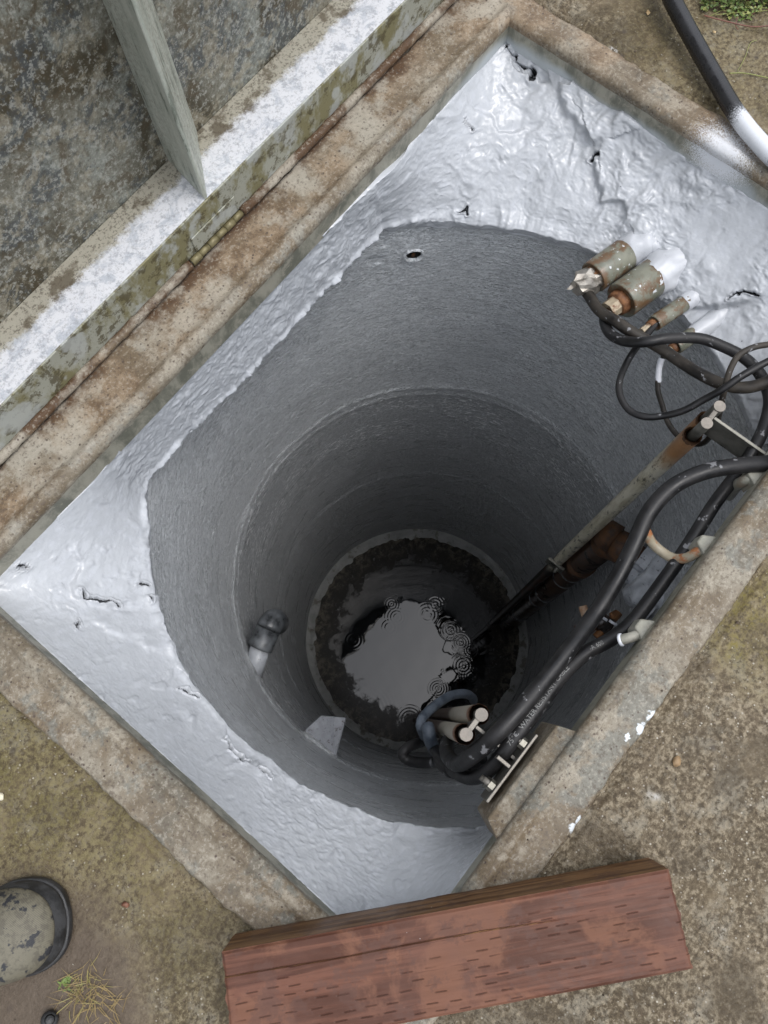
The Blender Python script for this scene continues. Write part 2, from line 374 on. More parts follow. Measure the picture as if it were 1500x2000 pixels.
def m_wood():
    m = Mt('redwood_stained_timber', .5, spec=.15)
    # beam axis lies along tangent (in the ground plane)
    an = WANG
    g = m.noise(9, 6, .65, .4, vec=m.vec((1, 1, 1), src=m.vec((1, 1, 1), rot=(0, 0, -an))))
    v = m.n('ShaderNodeMapping'); v.inputs['Rotation'].default_value = (0, 0, -an); m.L(m.pos, v.inputs['Vector'])
    st = m.n('ShaderNodeMapping'); st.inputs['Scale'].default_value = (3, 70, 70); m.L(v.outputs[0], st.inputs['Vector'])
    gr = m.noise(1.0, 6, .65, .5, vec=st.outputs[0])
    c = m.mix(m.rr(gr, .38, .62), (.066, .027, .017), (.13, .056, .036))
    c = m.mix(m.rr(g, .48, .58, 0, .6), c, (.18, .085, .052))
    c = m.mix(m.rr(m.noise(5, 5, .6), .44, .58, 0, .35), c, (.12, .06, .045))
    c = m.mix(m.op('MULTIPLY', m.attr('slot'), .75), c, (.04, .018, .012))
    s2 = m.n('ShaderNodeMapping'); s2.inputs['Scale'].default_value = (6, 160, 160); m.L(v.outputs[0], s2.inputs['Vector'])
    c = m.mix(m.rr(m.noise(1.0, 5, .7, vec=s2.outputs[0]), .60, .7, 0, .6), c, (.06, .022, .015))
    up = m.n('ShaderNodeNewGeometry'); sx = m.n('ShaderNodeSeparateXYZ'); m.L(up.outputs['True Normal'], sx.inputs[0])
    side = m.rr(sx.outputs[2], .5, .3)
    c = m.mix(side, c, m.mix(m.rr(gr, .4, .6), (.085, .042, .020), (.21, .115, .055)))
    c = m.mix(m.op('MULTIPLY', m.rr(m.noise(26, 5, .7), .53, .60), .5), c, (.085, .045, .035))
    c = m.mix(m.rr(m.vor(60), .03, .055, 1, 0), c, m.mix(m.rr(m.noise(8, 2), .60, .62), c, (.6, .58, .55)))
    m.col(c); m.rough(m.rr(g, .3, .7, .35, .6))
    m.bump(gr, .5, .0015); m.bump(m.noise(300, 3), .25, .0006)
    return m.m
def m_water():
    m = Mt('dark_well_water', .015, spec=.42)
    x = m.op('SUBTRACT', m.coord(0), CXW); y = m.op('SUBTRACT', m.coord(1), CYW)
    d = m.op('SQRT', m.op('ADD', m.op('MULTIPLY', x, x), m.op('MULTIPLY', y, y)))
    n = m.noise(9, 6, .7, .6); n2 = m.noise(28, 6, .75, .3)
    dd = m.op('ADD', d, m.op('MULTIPLY', m.op('SUBTRACT', n, .5), .34))
    # dark matte film added round the edge to dull wall reflections, paler scum in it
    film = m.rr(m.op('ADD', dd, m.op('MULTIPLY', m.op('SUBTRACT', n2, .5), .16)), .38, .47)
    edge = m.op('MULTIPLY', m.rr(dd, .46, .57), m.rr(n2, .44, .56))
    fleck = m.op('MULTIPLY', m.rr(m.noise(60, 4, .7), .60, .64), film)
    c = m.mix(film, (.001, .001, .001), m.mix(n, (.004, .0035, .003), (.016, .014, .010)))
    c = m.mix(edge, c, m.mix(n2, (.02, .017, .012), (.13, .115, .09)))
    m.col(m.mix(m.op('MULTIPLY', fleck, .5), c, (.10, .10, .10)))
    m.rough(m.rr(film, 0, 1, .02, .22))
    m.sets(m.b.inputs['Specular IOR Level'], m.rr(film, 0, 1, .44, .10))
    return m.m
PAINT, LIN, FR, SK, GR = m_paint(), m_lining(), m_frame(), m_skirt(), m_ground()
PANEL = m_panel(); SHELF, FRONT, RIB = m_galv('shelf'), m_galv('front'), m_galv('rib')
RUBBER = m_simple('black_cable_rubber', (.006, .006, .0065), (.020, .019, .019), 14, .40, spots=(.16, .16, .165), bump=.4, spec=.32)
RUBBER2 = m_simple('dirty_cable_rubber', (.009, .008, .0075), (.045, .038, .03), 22, .5, spots=(.2, .2, .205), bump=.5, spec=.32)
PVC = m_simple('grey_conduit_plastic', (.115, .12, .09), (.20, .20, .155), 20, .4, rust=(.085, .05, .026), rsc=22, rth=(.47, .60), spots=(.55, .57, .58), bump=.15)
BRASS = m_simple('corroded_gland', (.30, .24, .16), (.42, .35, .25), 60, .5, .2, rust=(.08, .03, .01), rsc=50)
RUST = m_simple('flaking_rust', (.035, .018, .010), (.12, .055, .022), 45, .7, spots=(.14, .08, .04), bump=.9)
IRON = m_simple('wet_black_iron', (.010, .009, .008), (.045, .022, .012), 14, .32, bump=.6)
STEEL = m_simple('dirty_stainless', (.11, .10, .085), (.21, .195, .17), 40, .38, .5, bump=.4)
STEELD = m_simple('tarnished_steel', (.13, .125, .105), (.24, .23, .20), 25, .35, .6, bump=.3)
CASTTOP = m_simple('chalky_stud_end', (.17, .15, .125), (.27, .24, .205), 60, .6, bump=.4)
TAPE = m_simple('metallic_tape', (.26, .235, .20), (.46, .43, .38), 50, .36, .7, bump=.8)
ALU = m_simple('weathered_aluminium', (.24, .235, .19), (.38, .365, .31), 30, .5, .2, rust=(.17, .13, .09), rsc=14, rth=(.55, .75), bump=.6)
WHITEP = m_simple('spray_paint_white', (.66, .68, .72), (.74, .76, .80), 20, .35, bump=.3)
GREYP = m_simple('grey_coating_part', (.30, .315, .34), (.42, .44, .47), 18, .3, spots=(.08, .085, .09), bump=.8)
BLUEH = m_simple('blue_grey_hose_rubber', (.035, .045, .06), (.10, .12, .145), 40, .5, bump=.5)
DARK = m_simple('cavity_black', (.006, .006, .006), (.015, .014, .012), 30, .8)
def m_pipe():
    m = Mt('galvanised_rail_pipe', .4, metal=.2, spec=.45)
    st = m.noise(28, 6, .75, .4, vec=m.vec((1, 1, .22)))
    c = m.mix(m.rr(st, .35, .62), (.40, .36, .25), (.66, .62, .50))
    c = m.mix(m.rr(m.noise(60, 5, .75, vec=m.vec((1, 1, .35))), .46, .38, 0, .85), c, (.05, .045, .03))
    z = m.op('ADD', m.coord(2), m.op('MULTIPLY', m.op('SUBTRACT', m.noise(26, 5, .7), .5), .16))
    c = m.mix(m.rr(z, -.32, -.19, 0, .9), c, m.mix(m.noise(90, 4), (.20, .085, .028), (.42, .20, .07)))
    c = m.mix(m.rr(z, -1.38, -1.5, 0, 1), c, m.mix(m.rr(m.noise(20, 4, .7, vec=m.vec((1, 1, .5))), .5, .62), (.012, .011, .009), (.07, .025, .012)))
    m.col(c); m.bump(m.noise(200, 4), .4, .001)
    return m.m
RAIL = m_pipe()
def m_rail2():
    m = Mt('ringed_rust_pipe', .4, metal=.2)
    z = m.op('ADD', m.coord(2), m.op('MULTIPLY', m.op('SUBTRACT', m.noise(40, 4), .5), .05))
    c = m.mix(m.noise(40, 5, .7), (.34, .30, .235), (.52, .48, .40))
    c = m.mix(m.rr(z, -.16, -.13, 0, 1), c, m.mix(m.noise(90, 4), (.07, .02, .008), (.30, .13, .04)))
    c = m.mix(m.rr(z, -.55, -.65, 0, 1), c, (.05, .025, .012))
    m.col(c); m.bump(m.noise(200, 4), .4, .001); return m.m
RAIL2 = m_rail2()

# ------------------------------------------------------------------ pavement (structure)
n = 420; ext = (-1.05, 1.75, -1.0, 1.35)
xs = np.linspace(ext[0], ext[1], n); ys = np.linspace(ext[2], ext[3], n)
GX, GY = np.meshgrid(xs, ys)
du = np.maximum.reduce([X0 - GX, GX - X1, Y0 - GY, GY - Y1])          # distance outside the opening
gz = .0025 * fbm(GX * 4, GY * 4, 0, 3) + .0016 * fbm(GX * 30, GY * 30, 3, 3) + .0011 * np.abs(fbm(GX * 90, GY * 90, 6, 2))
edge = np.exp(-((du - .092) / .012) ** 2)
gz += edge * (.003 * np.maximum(0, fbm(GX * 45, GY * 45, 1, 2)) + .001) - .007 * np.exp(-((du - .084) / .004) ** 2)
gz -= .012 * sst(.08, .06, du)
fade = sst(0, .08, np.minimum.reduce([GX - ext[0], ext[1] - GX, GY - ext[2], ext[3] - GY])); gz *= fade
V = np.stack([GX, GY, gz], -1).reshape(-1, 3); F = grid_faces(n, n)
keep = du.reshape(-1)[F].min(1) > .02
me = mesh_np('pavement', V, F[keep])
tag(link('pavement', me, GR), 'wet mossy concrete paving around the square pit opening', kind='structure')
big = MB(); a, b, c_, d = ext; L = 60
big.add([(a, c_, 0), (b, c_, 0), (b, d, 0), (a, d, 0), (-L, -L, 0), (L, -L, 0), (L, L, 0), (-L, L, 0)],
        [(4, 5, 1, 0), (5, 6, 2, 1), (6, 7, 3, 2), (7, 4, 0, 3)])
tag(big.build('ground', GR), 'concrete yard reaching away from the pit', kind='structure')

# ------------------------------------------------------------------ shaft: lining, ledge, bench
shaft = empty('access_shaft', (CXW, CYW, ZB), 'deep round shaft coated glossy grey with a lumpy painted ledge below the square frame', 'shaft')
def ledge():
    na, nr = 2000, 300
    th = np.linspace(0, 2 * np.pi, na, endpoint=False); c, s = np.cos(th), np.sin(th)
    with np.errstate(divide='ignore'):
        rx = np.where(c > 0, (X1 - CXW) / c, (X0 - CXW) / c); ry = np.where(s > 0, (Y1 - CYW) / s, (Y0 - CYW) / s)
    rx = np.where(np.abs(c) < 1e-6, 9, rx); ry = np.where(np.abs(s) < 1e-6, 9, ry)
    rr = np.minimum(np.abs(rx), np.abs(ry)) + .003
    under = sst(.0, .03, Y0 - (CYW + R * s))
    lipn = .010 * fbm(c * 5, s * 5, 2, 3) + .005 * np.maximum(0, fbm(c * 16, s * 16, 5, 2))
    rin = np.minimum(R - .005 - .7 * lipn, rr - (.004 + .004 * np.abs(fbm(c * 20, s * 20, 8, 2))) * (1 - under) + .006 * under)
    corner = sst(0, .06, rr - R)                              # 1 where a real ledge exists
    under = sst(.0, .03, Y0 - (CYW + R * s))
    t = np.linspace(0, 1, nr)[:, None]
    tw = np.clip((t - .06) / .94, 0, 1)
    zl = ZL + .010 * fbm(c * 3.1, s * 3.1, 1, 3)[None, :]
    zl = zl + (ZS - .02 - zl) * under[None]
    kk = ((.06 - t) / .06).clip(0, 1)
    ragged = 1 + .55 * fbm(c * 13, s * 13, 44, 3) + .25 * fbm(c * 40, s * 40, 48, 2)
    soft = sst(0, .02, rr - R)
    roll = rin[None] + (R + .002 - rin[None]) * kk ** 2
    Rr = np.where(t < .06, roll * soft + (rin[None] + (R + .012 - rin[None]).clip(.012, None) * kk ** 1.5) * (1 - soft), rin[None] + (rr - rin)[None] * tw ** .92)
    X = CXW + Rr * c; Y = CYW + Rr * s
    dx_ = np.minimum(X - X0, X1 - X).clip(1e-4) + .003; dy_ = np.minimum(Y - Y0, Y1 - Y).clip(1e-4) + .003
    dw = (dx_ ** -1.6 + dy_ ** -1.6) ** (-1 / 1.6); dl = (Rr - rin[None]).clip(0)
    fr = (dl / (dl + dw)) ** 1.25; prof = tw * (1 - corner[None]) + np.minimum(fr, 1) * corner[None]
    Z = zl + (ZS + .006 - zl) * prof
    Z = np.where(t < .06, zl - (.020 + .008 * soft * ragged) * np.sin(np.pi / 2 * kk), Z)
    X = CXW + Rr * c; Y = CYW + Rr * s
    # normals of the smooth surface
    du_ = np.stack([np.gradient(a, axis=0) for a in (X, Y, Z)], -1)
    dv_ = np.stack([np.roll(a, -1, 1) - np.roll(a, 1, 1) for a in (X, Y, Z)], -1)
    N = np.cross(du_, dv_); N /= np.linalg.norm(N, axis=-1, keepdims=True) + 1e-12
    N = np.where(((N[..., 0] * -c + N[..., 1] * -s + N[..., 2] * 2) < 0)[..., None], -N, N)
    # relief: trowel waves, thick gobs (strong at the far corner/right), fine wrinkles
    wx = X + .02 * fbm(X * 9, Y * 9, 4, 3); wy = Y + .02 * fbm(X * 9, Y * 9, 9, 3)
    rough = np.clip(1.25 * np.exp(-(((X - 1.11) / .10) ** 2 + ((Y - .17) / .27) ** 2)), 0, 1)
    rough = rough * sst(-.5, .2, fbm(X * 7, Y * 7, 21, 2))
    strip = sst(.05, .0, rr - R)[None] * sst(.4, .7, Y)
    calm = sst(-.3, .25, fbm(X * 4.2, Y * 4.2, Z * 4 + 11, 2)) * (1 - .9 * rough) * (1 - .6 * strip)      # smooth floated sheets
    d = .009 * fbm(wx * 5, wy * 5, Z * 5, 2) * sst(.3, .8, X) + .003 * fbm(wx * 5, wy * 5, Z * 5, 2)
    d += .012 * np.exp(-(((X - 1.06) / .04) ** 2 + ((Y - .13) / .15) ** 2))       # mass packed round the conduits
    peb = fbm(wx * 34, wy * 34, Z * 34, 3, .5)
    d += rough * (.010 * fbm(wx * 11, wy * 11, Z * 11, 2) + .0050 * np.tanh(1.6 * peb))
    d += .0030 * strip * np.tanh(1.5 * fbm(wx * 30, wy * 30, Z * 30, 3)) * sst(-.3, .3, fbm(X * 9, Y * 9, 40, 2))
    gate = sst(.05, .5, fbm(X * 8, Y * 8, 50, 2))                                      # broken trowel drags
    gate = gate * sst(.2, .55, X); 
    d += .0022 * gate * (1 - .7 * rough) * np.exp(-(fbm(wx * 9, wy * 9, Z * 9 + 7, 3) / .10) ** 2)
    gate2 = sst(.1, .5, fbm(X * 7, Y * 7, 80, 2)) * sst(.25, .6, X); sk = fbm(wx * 13, wy * 13, 90, 3)
    d += .0022 * gate2 * np.tanh(sk / .07) * (1 - .5 * rough)
    d += (.0008 * (1 - calm) + .0003) * np.clip(1 - 2.2 * np.abs(fbm(wx * 40, wy * 40, Z * 40 + 2, 3)), -.2, 1)
    d += (.0001 + .0004 * (1 - calm) + .0005 * rough) * fbm(wx * 110, wy * 110, Z * 110, 2)
    pim = sst(.45, .75, fbm(X * 38, Y * 38, 90, 2)) * (X < .5); d += .0018 * pim - .0010 * sst(.5, .8, fbm(X * 44, Y * 44, 120, 2))
    drag = fbm((X * .77 + Y * .64) * 10 + .4 * fbm(X * 8, Y * 8, 3, 2), (Y * .77 - X * .64) * 42, 33, 3); d += .0007 * np.clip(drag, -.3, .6) * sst(-.3, .3, fbm(X * 6, Y * 6, 15, 2)) * (1 - rough)
    d = d * (1 - .9 * under[None])
    def fold(pts, h, w, fall):
        nonlocal d
        q = [np.array(P(px, py, z)) for px, py, z in pts]; best = np.full(d.shape, 9.); sg = np.ones(d.shape)
        Xd, Yd = X + .014 * fbm(X * 22, Y * 22, 61, 3), Y + .014 * fbm(X * 22, Y * 22, 67, 3)
        for a, b in zip(q[:-1], q[1:]):
            ab = (b - a)[:2]; k = np.clip(((Xd - a[0]) * ab[0] + (Yd - a[1]) * ab[1]) / (ab @ ab), 0, 1)
            ex, ey = Xd - a[0] - k * ab[0], Yd - a[1] - k * ab[1]; dd = np.hypot(ex, ey); m = dd < best
            best = np.where(m, dd, best); sg = np.where(m, np.sign(ab[0] * ey - ab[1] * ex), sg)
        e0, e1 = (np.hypot(X - v[0], Y - v[1]) for v in (q[0], q[-1]))
        d = d + h * np.tanh(sg * best / w) * np.exp(-best / fall) * sst(0, .03, e0) * sst(0, .03, e1)
    fold([(985, 110, -.09), (1010, 165, -.1), (1035, 190, -.11), (1075, 195, -.1)], -.010, .004, .035)
    fold([(1075, 190, -.1), (1100, 235, -.1), (1110, 270, -.12), (1145, 300, -.12), (1175, 300, -.12)], .010, .005, .03)
    fold([(1150, 310, -.12), (1160, 355, -.14), (1175, 385, -.15), (1215, 410, -.16), (1228, 440, -.17)], .011, .005, .032)
    fold([(905, 235, -.12), (950, 245, -.12), (980, 270, -.13), (1030, 275, -.13)], -.005, .004, .02)
    fold([(1180, 210, -.08), (1195, 255, -.1), (1180, 300, -.12)], .007, .005, .02)
    fold([(140, 1050, -.1), (155, 1120, -.12), (150, 1175, -.12), (200, 1178, -.13), (265, 1170, -.15)], .004, .004, .02)
    fold([(150, 1200, -.11), (210, 1230, -.13), (265, 1250, -.15), (320, 1290, -.15)], .003, .004, .02)
    fold([(1360, 560, -.14), (1420, 590, -.15), (1500, 580, -.14)], .010, .005, .03)
    sw = np.clip(1 - 5 * np.abs(fbm(wx * 6.5, wy * 6.5, Z * 6 + 31, 2)), 0, 1) * sst(.0, .4, fbm(X * 12, Y * 12, 71, 2)); d += .0028 * sw    # long raised trowel edges
    d += (.0012 + .0045 * sst(.05, .6, s)) * np.exp(-((t - .085) / .04) ** 2) * np.clip(.8 + 1.4 * fbm(c * 17, s * 17, 3, 3), 0, 3)[None]       # bead along the lip
    bare_shade = np.zeros_like(d)
    def crack(pts, w, depth, rag=.6):
        nonlocal d, bare_shade
        q = [np.array(P(px, py, z)) for px, py, z in pts]
        best = np.full(d.shape, 9.); 
        Xd, Yd = X + .006 * fbm(X * 60, Y * 60, 1, 2), Y + .006 * fbm(X * 60, Y * 60, 7, 2)
        for a, b in zip(q[:-1], q[1:]):
            ab = (b - a)[:2]; k = np.clip(((Xd - a[0]) * ab[0] + (Yd - a[1]) * ab[1]) / (ab @ ab), 0, 1)
            best = np.minimum(best, np.hypot(Xd - a[0] - k * ab[0], Yd - a[1] - k * ab[1]))
        ww = w * (1 + rag * fbm(X * 45, Y * 45, 3, 2)); m = sst(1.0, .35, best / ww)
        d = d - depth * m + .003 * np.exp(-((best / ww - 1.5) / .5) ** 2); bare_shade = np.maximum(bare_shade, sst(.8, .45, best / ww))
    crack([(978, 95, -.07), (990, 130, -.09), (1012, 158, -.1), (1030, 180, -.11)], .0022, .02)
    crack([(1024, 172, -.11), (1034, 187, -.11)], .006, .03)
    crack([(1156, 302, -.1), (1172, 298, -.1)], .0035, .02)
    crack([(153, 1150, -.11), (163, 1163, -.12), (190, 1172, -.13), (218, 1175, -.13)], .0026, .012)
    crack([(258, 1130, -.15), (268, 1136, -.15)], .003, .012); crack([(272, 1158, -.16), (276, 1166, -.16)], .003, .01)
    crack([(430, 1442, -.16), (447, 1466, -.16), (470, 1484, -.17), (482, 1495, -.17)], .0022, .01)
    crack([(498, 1503, -.17), (524, 1522, -.17)], .0026, .01); crack([(345, 1342, -.16), (372, 1358, -.16)], .002, .006)
    crack([(46, 1108, -.07), (52, 1112, -.07)], .0032, .02); crack([(147, 1212, -.1), (150, 1225, -.1)], .002, .01)
    crack([(897, 411, -.2), (912, 410, -.2)], .0028, .014); crack([(900, 258, -.12), (920, 268, -.12)], .002, .01)
    crack([(1428, 580, -.16), (1445, 577, -.16), (1470, 588, -.16)], .003, .02)
    d = d * (1 - .98 * under[None])
    V = np.stack([X, Y, Z], -1) + N * (d * np.where(t < .06, t / .06, 1) * np.where(t > .985, (1 - t) / .015, 1))[..., None]
    me = mesh_np('ledge', V.reshape(-1, 3), grid_faces(nr, na, True))
    at = me.attributes.new('bare_shade', 'FLOAT', 'POINT'); at.data.foreach_set('value', bare_shade.astype(np.float32).ravel())
    return link('ledge', me, PAINT, shaft)
ledge()

def lining():
    na, nz = 1500, 520
    th = np.linspace(0, 2 * np.pi, na, endpoint=False)[None]; u = np.linspace(0, 1, nz)[:, None]
    c, s = np.cos(th), np.sin(th)
    under = sst(.0, .03, Y0 - (CYW + R * s))                 # the near side runs up under the curb
    zt = ZL - .012 + (ZS - .012 - ZL + .012) * under
    z = zt + (ZB - zt) * u ** 1.25
    # steps and joints between the shaft rings
    dr = .0025 * fbm(c * 3, s * 3, z * 2, 3) + .0012 * fbm(c * 14, s * 14, z * 14, 3)
    for zz, a, wd in ((-1.10, .0035, .010), (-1.15, .003, .012), (-2.02, .004, .008)):
        dr = dr + a * np.exp(-((z - zz - .006 * pn(c * 2, s * 2, 0)) / wd) ** 2) * (-1 if a < .006 else 1)
    dr = dr + .003 * np.tanh((z + 1.10) / .03)
    bare_shade = np.zeros_like(dr)
    for (px, py, zc, w_) in ((538, 1322, -1.25, .008), (545, 1328, -1.27, .009), (741, 520, -.36, .004), (1015, 1612, -.26, .003)):
        q = P(px, py, zc)
    rr = R + dr
    X = CXW + rr * c; Y = CYW + rr * s
    # ragged unfinished patch under the lip and a small scar near the drain hole
    def scar(px, py, zc, rad, h, rag=.5):
        nonlocal X, Y
        q = np.array(P(px, py, zc)); dd = np.sqrt((X - q[0]) ** 2 + (Y - q[1]) ** 2 + (z - q[2]) ** 2)
        m = sst(1, .6, dd / (rad * (1 + rag * fbm(c * 20, s * 20, z * 20, 2)))); X = X - c * h * m; Y = Y - s * h * m
    for a in ((720, 545, -.36, .030, .004), (735, 510, -.34, .022, -.004), (742, 478, -.3, .020, .003), (735, 672, -.6, .012, .006), (712, 675, -.6, .008, .006)): scar(*a)
    V = np.stack([X, Y, z], -1).reshape(-1, 3); F = grid_faces(nz, na, True)
    hole = np.array([.816, .61, -.343]); a0 = math.atan2(hole[1] - CYW, hole[0] - CXW)
    hc = np.array([CXW + R * math.cos(a0), CYW + R * math.sin(a0), -.343])
    keep = np.linalg.norm(V[F[:, 0]] - hc, axis=1) > .019
    me = mesh_np('lining', V, F[keep]); at = me.attributes.new('bare_shade', 'FLOAT', 'POINT'); at.data.foreach_set('value', bare_shade.astype(np.float32).ravel())
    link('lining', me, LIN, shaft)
    o = Vector((math.cos(a0), math.sin(a0), 0)); hcv = Vector(hc.tolist())
    rim = MB().tube([hcv - o * .001, hcv - o * .006, hcv - o * .003, hcv + o * .003], [.026, .022, .0185, .018], 32, cap=False, noise=.03, axis=o)
    rm = rim.build('weep_hole', LIN, shaft, True)
    MB().tube([hcv + o * .002, hcv + o * .10, hcv + o * .101], [.0182, .018, .0005], 24, cap=False).build('dark_bore', DARK, rm, True)  # bore coloured near black, the shade inside painted in
    mb = MB(); q = hcv + o * .010 + Vector((0, 0, -.017)); mb.tube([q, q + Vector((0, 0, .010)) - o * .003], [.006, .003], 7, noise=.3); mb.build('debris', RUST, rm)
    # concrete bench at the foot of the lining
    na, nr = 500, 40; th = np.linspace(0, 2 * np.pi, na, endpoint=False)[None]; u = np.linspace(0, 1, nr)[:, None]
    c, s = np.cos(th), np.sin(th)
    r = R + .006 - (.085) * u; zb = ZB + .002 - .040 * u ** 1.1 + .010 * fbm(c * 9, s * 9, u * 2, 3) * u + 0 * th
    me = mesh_np('bench', np.stack([CXW + r * c, CYW + r * s, zb], -1).reshape(-1, 3), grid_faces(nr, na, True))
    link('bench', me, m_simple('silty_bench_concrete', (.17, .175, .17), (.27, .275, .265), 12, .5, rust=(.06, .055, .045), rsc=16, rth=(.54, .62), bump=.7), shaft)
lining()

# ------------------------------------------------------------------ water with rain rings
g = 620; q = np.linspace(-.62, .62, g); WX, WY = np.meshgrid(q, q)
wz = .00022 * fbm(WX * 9, WY * 9, 0, 2, .4) + .00003 * fbm(WX * 26, WY * 26, 4, 1) * sst(0, .5, fbm(WX * 4, WY * 4, 9, 2))
drops = [((811, 1245), .05, 1), ((855, 1345), .06, 1.4), ((700, 1410), .06, 1.5), ((712, 1390), .16, .8), ((800, 1405), .08, 1.0), ((742, 1098), .05, .8), ((665, 1178), .06, .8), ((765, 1180), .05, .9),
         ((850, 1180), .06, 1.2), ((905, 1300), .06, 1.2), ((880, 1230), .05, 1.1), ((920, 1320), .05, 1), ((775, 1205), .06, 1), ((870, 1165), .05, 1), ((835, 1200), .06, 1.0), ((735, 1290), .04, .5), ((760, 1225), .05, .9), ((900, 1255), .06, 1), ((940, 1180), .05, .8), ((920, 1270), .04, .9), ((865, 1310), .015, 1.6), ((690, 1250), .05, .5)]
for (px, py), rad, a in drops:
    p = P(px, py, -3.105); dd = np.hypot(WX - (p.x - CXW), WY - (p.y - CYW))
    lam = .017 if rad < .1 else .026
    lam *= .8 + .35 * math.sin(px * 1.3 + py) ** 2
    wz += a * .00008 * (lam / .017) * np.sin(2 * np.pi * dd / lam + a * 9) * np.exp(-((dd - rad * .55) / (rad * .42)) ** 2)
V = np.stack([CXW + WX, CYW + WY, -3.112 + wz], -1).reshape(-1, 3); F = grid_faces(g, g)
keep = (np.hypot(WX, WY).reshape(-1)[F].max(1) < .612)
tag(link('water', mesh_np('water', V, F[keep]), m_water()), 'dark rain-ringed water at the bottom of the shaft', kind='structure')

# ------------------------------------------------------------------ frame round the opening
frame = empty('hatch_frame', ((X0 + X1) / 2, (Y0 + Y1) / 2, 0), 'weathered rectangular curb frame set in the paving around the pit', 'frame')
def rail(axis, pos, sgn, lo, hi, width, ridge, name='curb'):
    """profile swept along one side; u = distance outwards from the opening"""
    prof = [(-.0008, -.008), (-.0008, .001), (.0012, .0065), (.005, .0105), (.011, .0135), (.016 + ridge * .3, .0145 + ridge), (.022, .0125 + ridge * .5), (.028, .009), (.036, .0085), (.050, .009), (width * .8, .0085), (width - .004, .0075), (width, .004), (width + .001, -.02)]
    # refine
    pr = []
    for (a, b), (c, d) in zip(prof[:-1], prof[1:]):
        k = max(1, int(math.hypot(c - a, d - b) / .004)); pr += [(a + (c - a) * i / k, b + (d - b) * i / k) for i in range(k)]
    pr.append(prof[-1]); pr = np.array(pr); m = int((hi - lo) / .004)
    tt = np.linspace(0, 1, m)[:, None]; u = pr[None, :, 0]; z = pr[None, :, 1] + 0 * tt
    # mitre both ends
    a = lo - u * 1.0; b = hi + u * 1.0; s = a + (b - a) * tt
    nn = fbm(s * 25 + pos * 7, u * 25 + axis * 5, 0, 4); n2 = fbm(s * 6 + pos * 3, u * 3, 1, 2)
    uu = u + (.0035 * fbm(s * 30, u * 0 + pos, 4, 3) + .003 * n2) * sst(width * .7, width, u) + .0006 * nn
    z = z + .0008 * nn + .0008 * n2 * (u > .01)
    A, B = (s, pos + sgn * uu) if axis == 0 else (pos + sgn * uu, s)
    V = np.stack([A + 0 * uu, B + 0 * uu, z], -1).reshape(-1, 3)
    return link(name, mesh_np(name, V, grid_faces(m, pr.shape[0])), FR, frame)
rail(0, Y1, 1, X0, X1, .112, .0015); rail(0, Y0, -1, X0, X1, .075, .002); rail(1, X0, -1, Y0, Y1, .082, .002); rail(1, X1, 1, Y0, Y1, .066, .0)
for a, b in (((X0, Y1), (X1, Y1)), ((X0, Y0), (X1, Y0))):
    s = 1 if a[1] > 0 else -1
    MB().box((X0 - .0035, min(a[1], a[1] + s * .0035), ZS - .004), (X1 + .0035, max(a[1], a[1] + s * .0035), .000)).build('skirt', SK, frame)
for x, s in ((X0, -1), (X1, 1)):
    MB().box((min(x, x + s * .0035), Y0, ZS - .004), (max(x, x + s * .0035), Y1, .000)).build('skirt', SK, frame)

# ------------------------------------------------------------------ open door standing at the far side
door = empty('hatch_door', (.45, .775, .0), 'open metal hatch door standing upright behind the pit with its mottled underside facing us', 'hatch door')
DX0, DX1, ZSH = -.42, 1.30, .107
MB().box((DX0, .880, ZSH - .02), (DX1, .888, .98)).build('panel', PANEL, door, bevel=.001)
def slab_noise(name, lo, hi, mat, res=.006, amp=.0006, parent=None):
    """thin noisy slab: lo/hi corners of a box, gridded so its edges wander a little"""
    mb = MB().box(lo, hi); o = mb.build(name, mat, parent, bevel=.0025, seg=3); return o
slab_noise('bottom_channel', (DX0, .775, ZSH - .004), (DX1, .8795, ZSH), SHELF, parent=door)
slab_noise('front_lip', (DX0, .7725, .022), (DX1, .7765, ZSH + .001), FRONT, parent=door)
slab_noise('top_channel', (DX0, .775, .98), (DX1, .89, .984), SHELF, parent=door)
# rib: folded hat section rising from the channel
x_l, x_f, x_r = .466, .446, .538
rb = MB().prism([(x_l - .002, .8795, ZSH + .0005), (x_f, .776, ZSH + .0005), (x_f + .003, .775, ZSH + .0005), (x_f + .006, .776, ZSH + .0005), (x_r, .8795, ZSH + .0005)], (0, 0, .87))
rb.build('rib', RIB, door, bevel=.0015)
# hinge: knuckles and pin beads
for a, b in ((-.42, .368), (.505, 1.25)):
    k = int((b - a) / .012); pts = [Vector((a + (b - a) * i / k, .7665 + .0006 * math.sin(i * 1.7), .019 + .0006 * math.sin(i * 2.3))) for i in range(k + 1)]
    MB().tube(pts, .0085, 12, noise=.10).build('bead', FR, door, True)
hm = m_simple('hinge_bronze', (.13, .11, .055), (.22, .19, .10), 60, .45, .3)
hg = MB()
for i in range(6): a = .372 + i * .022; hg.tube([(a, .7668, .019), (a + .0205, .7668, .019)], .0062 if i % 2 else .0072, 14)
hg.build('hinge', hm, door, True)
MB().tube([(.366, .7668, .019), (.508, .7668, .019)], .003, 10).build('hinge_pin', STEELD, door, True)
MB().box((.39, .7700, .026), (.50, .7722, .064)).build('hinge_leaf', FRONT, door, bevel=.0015)

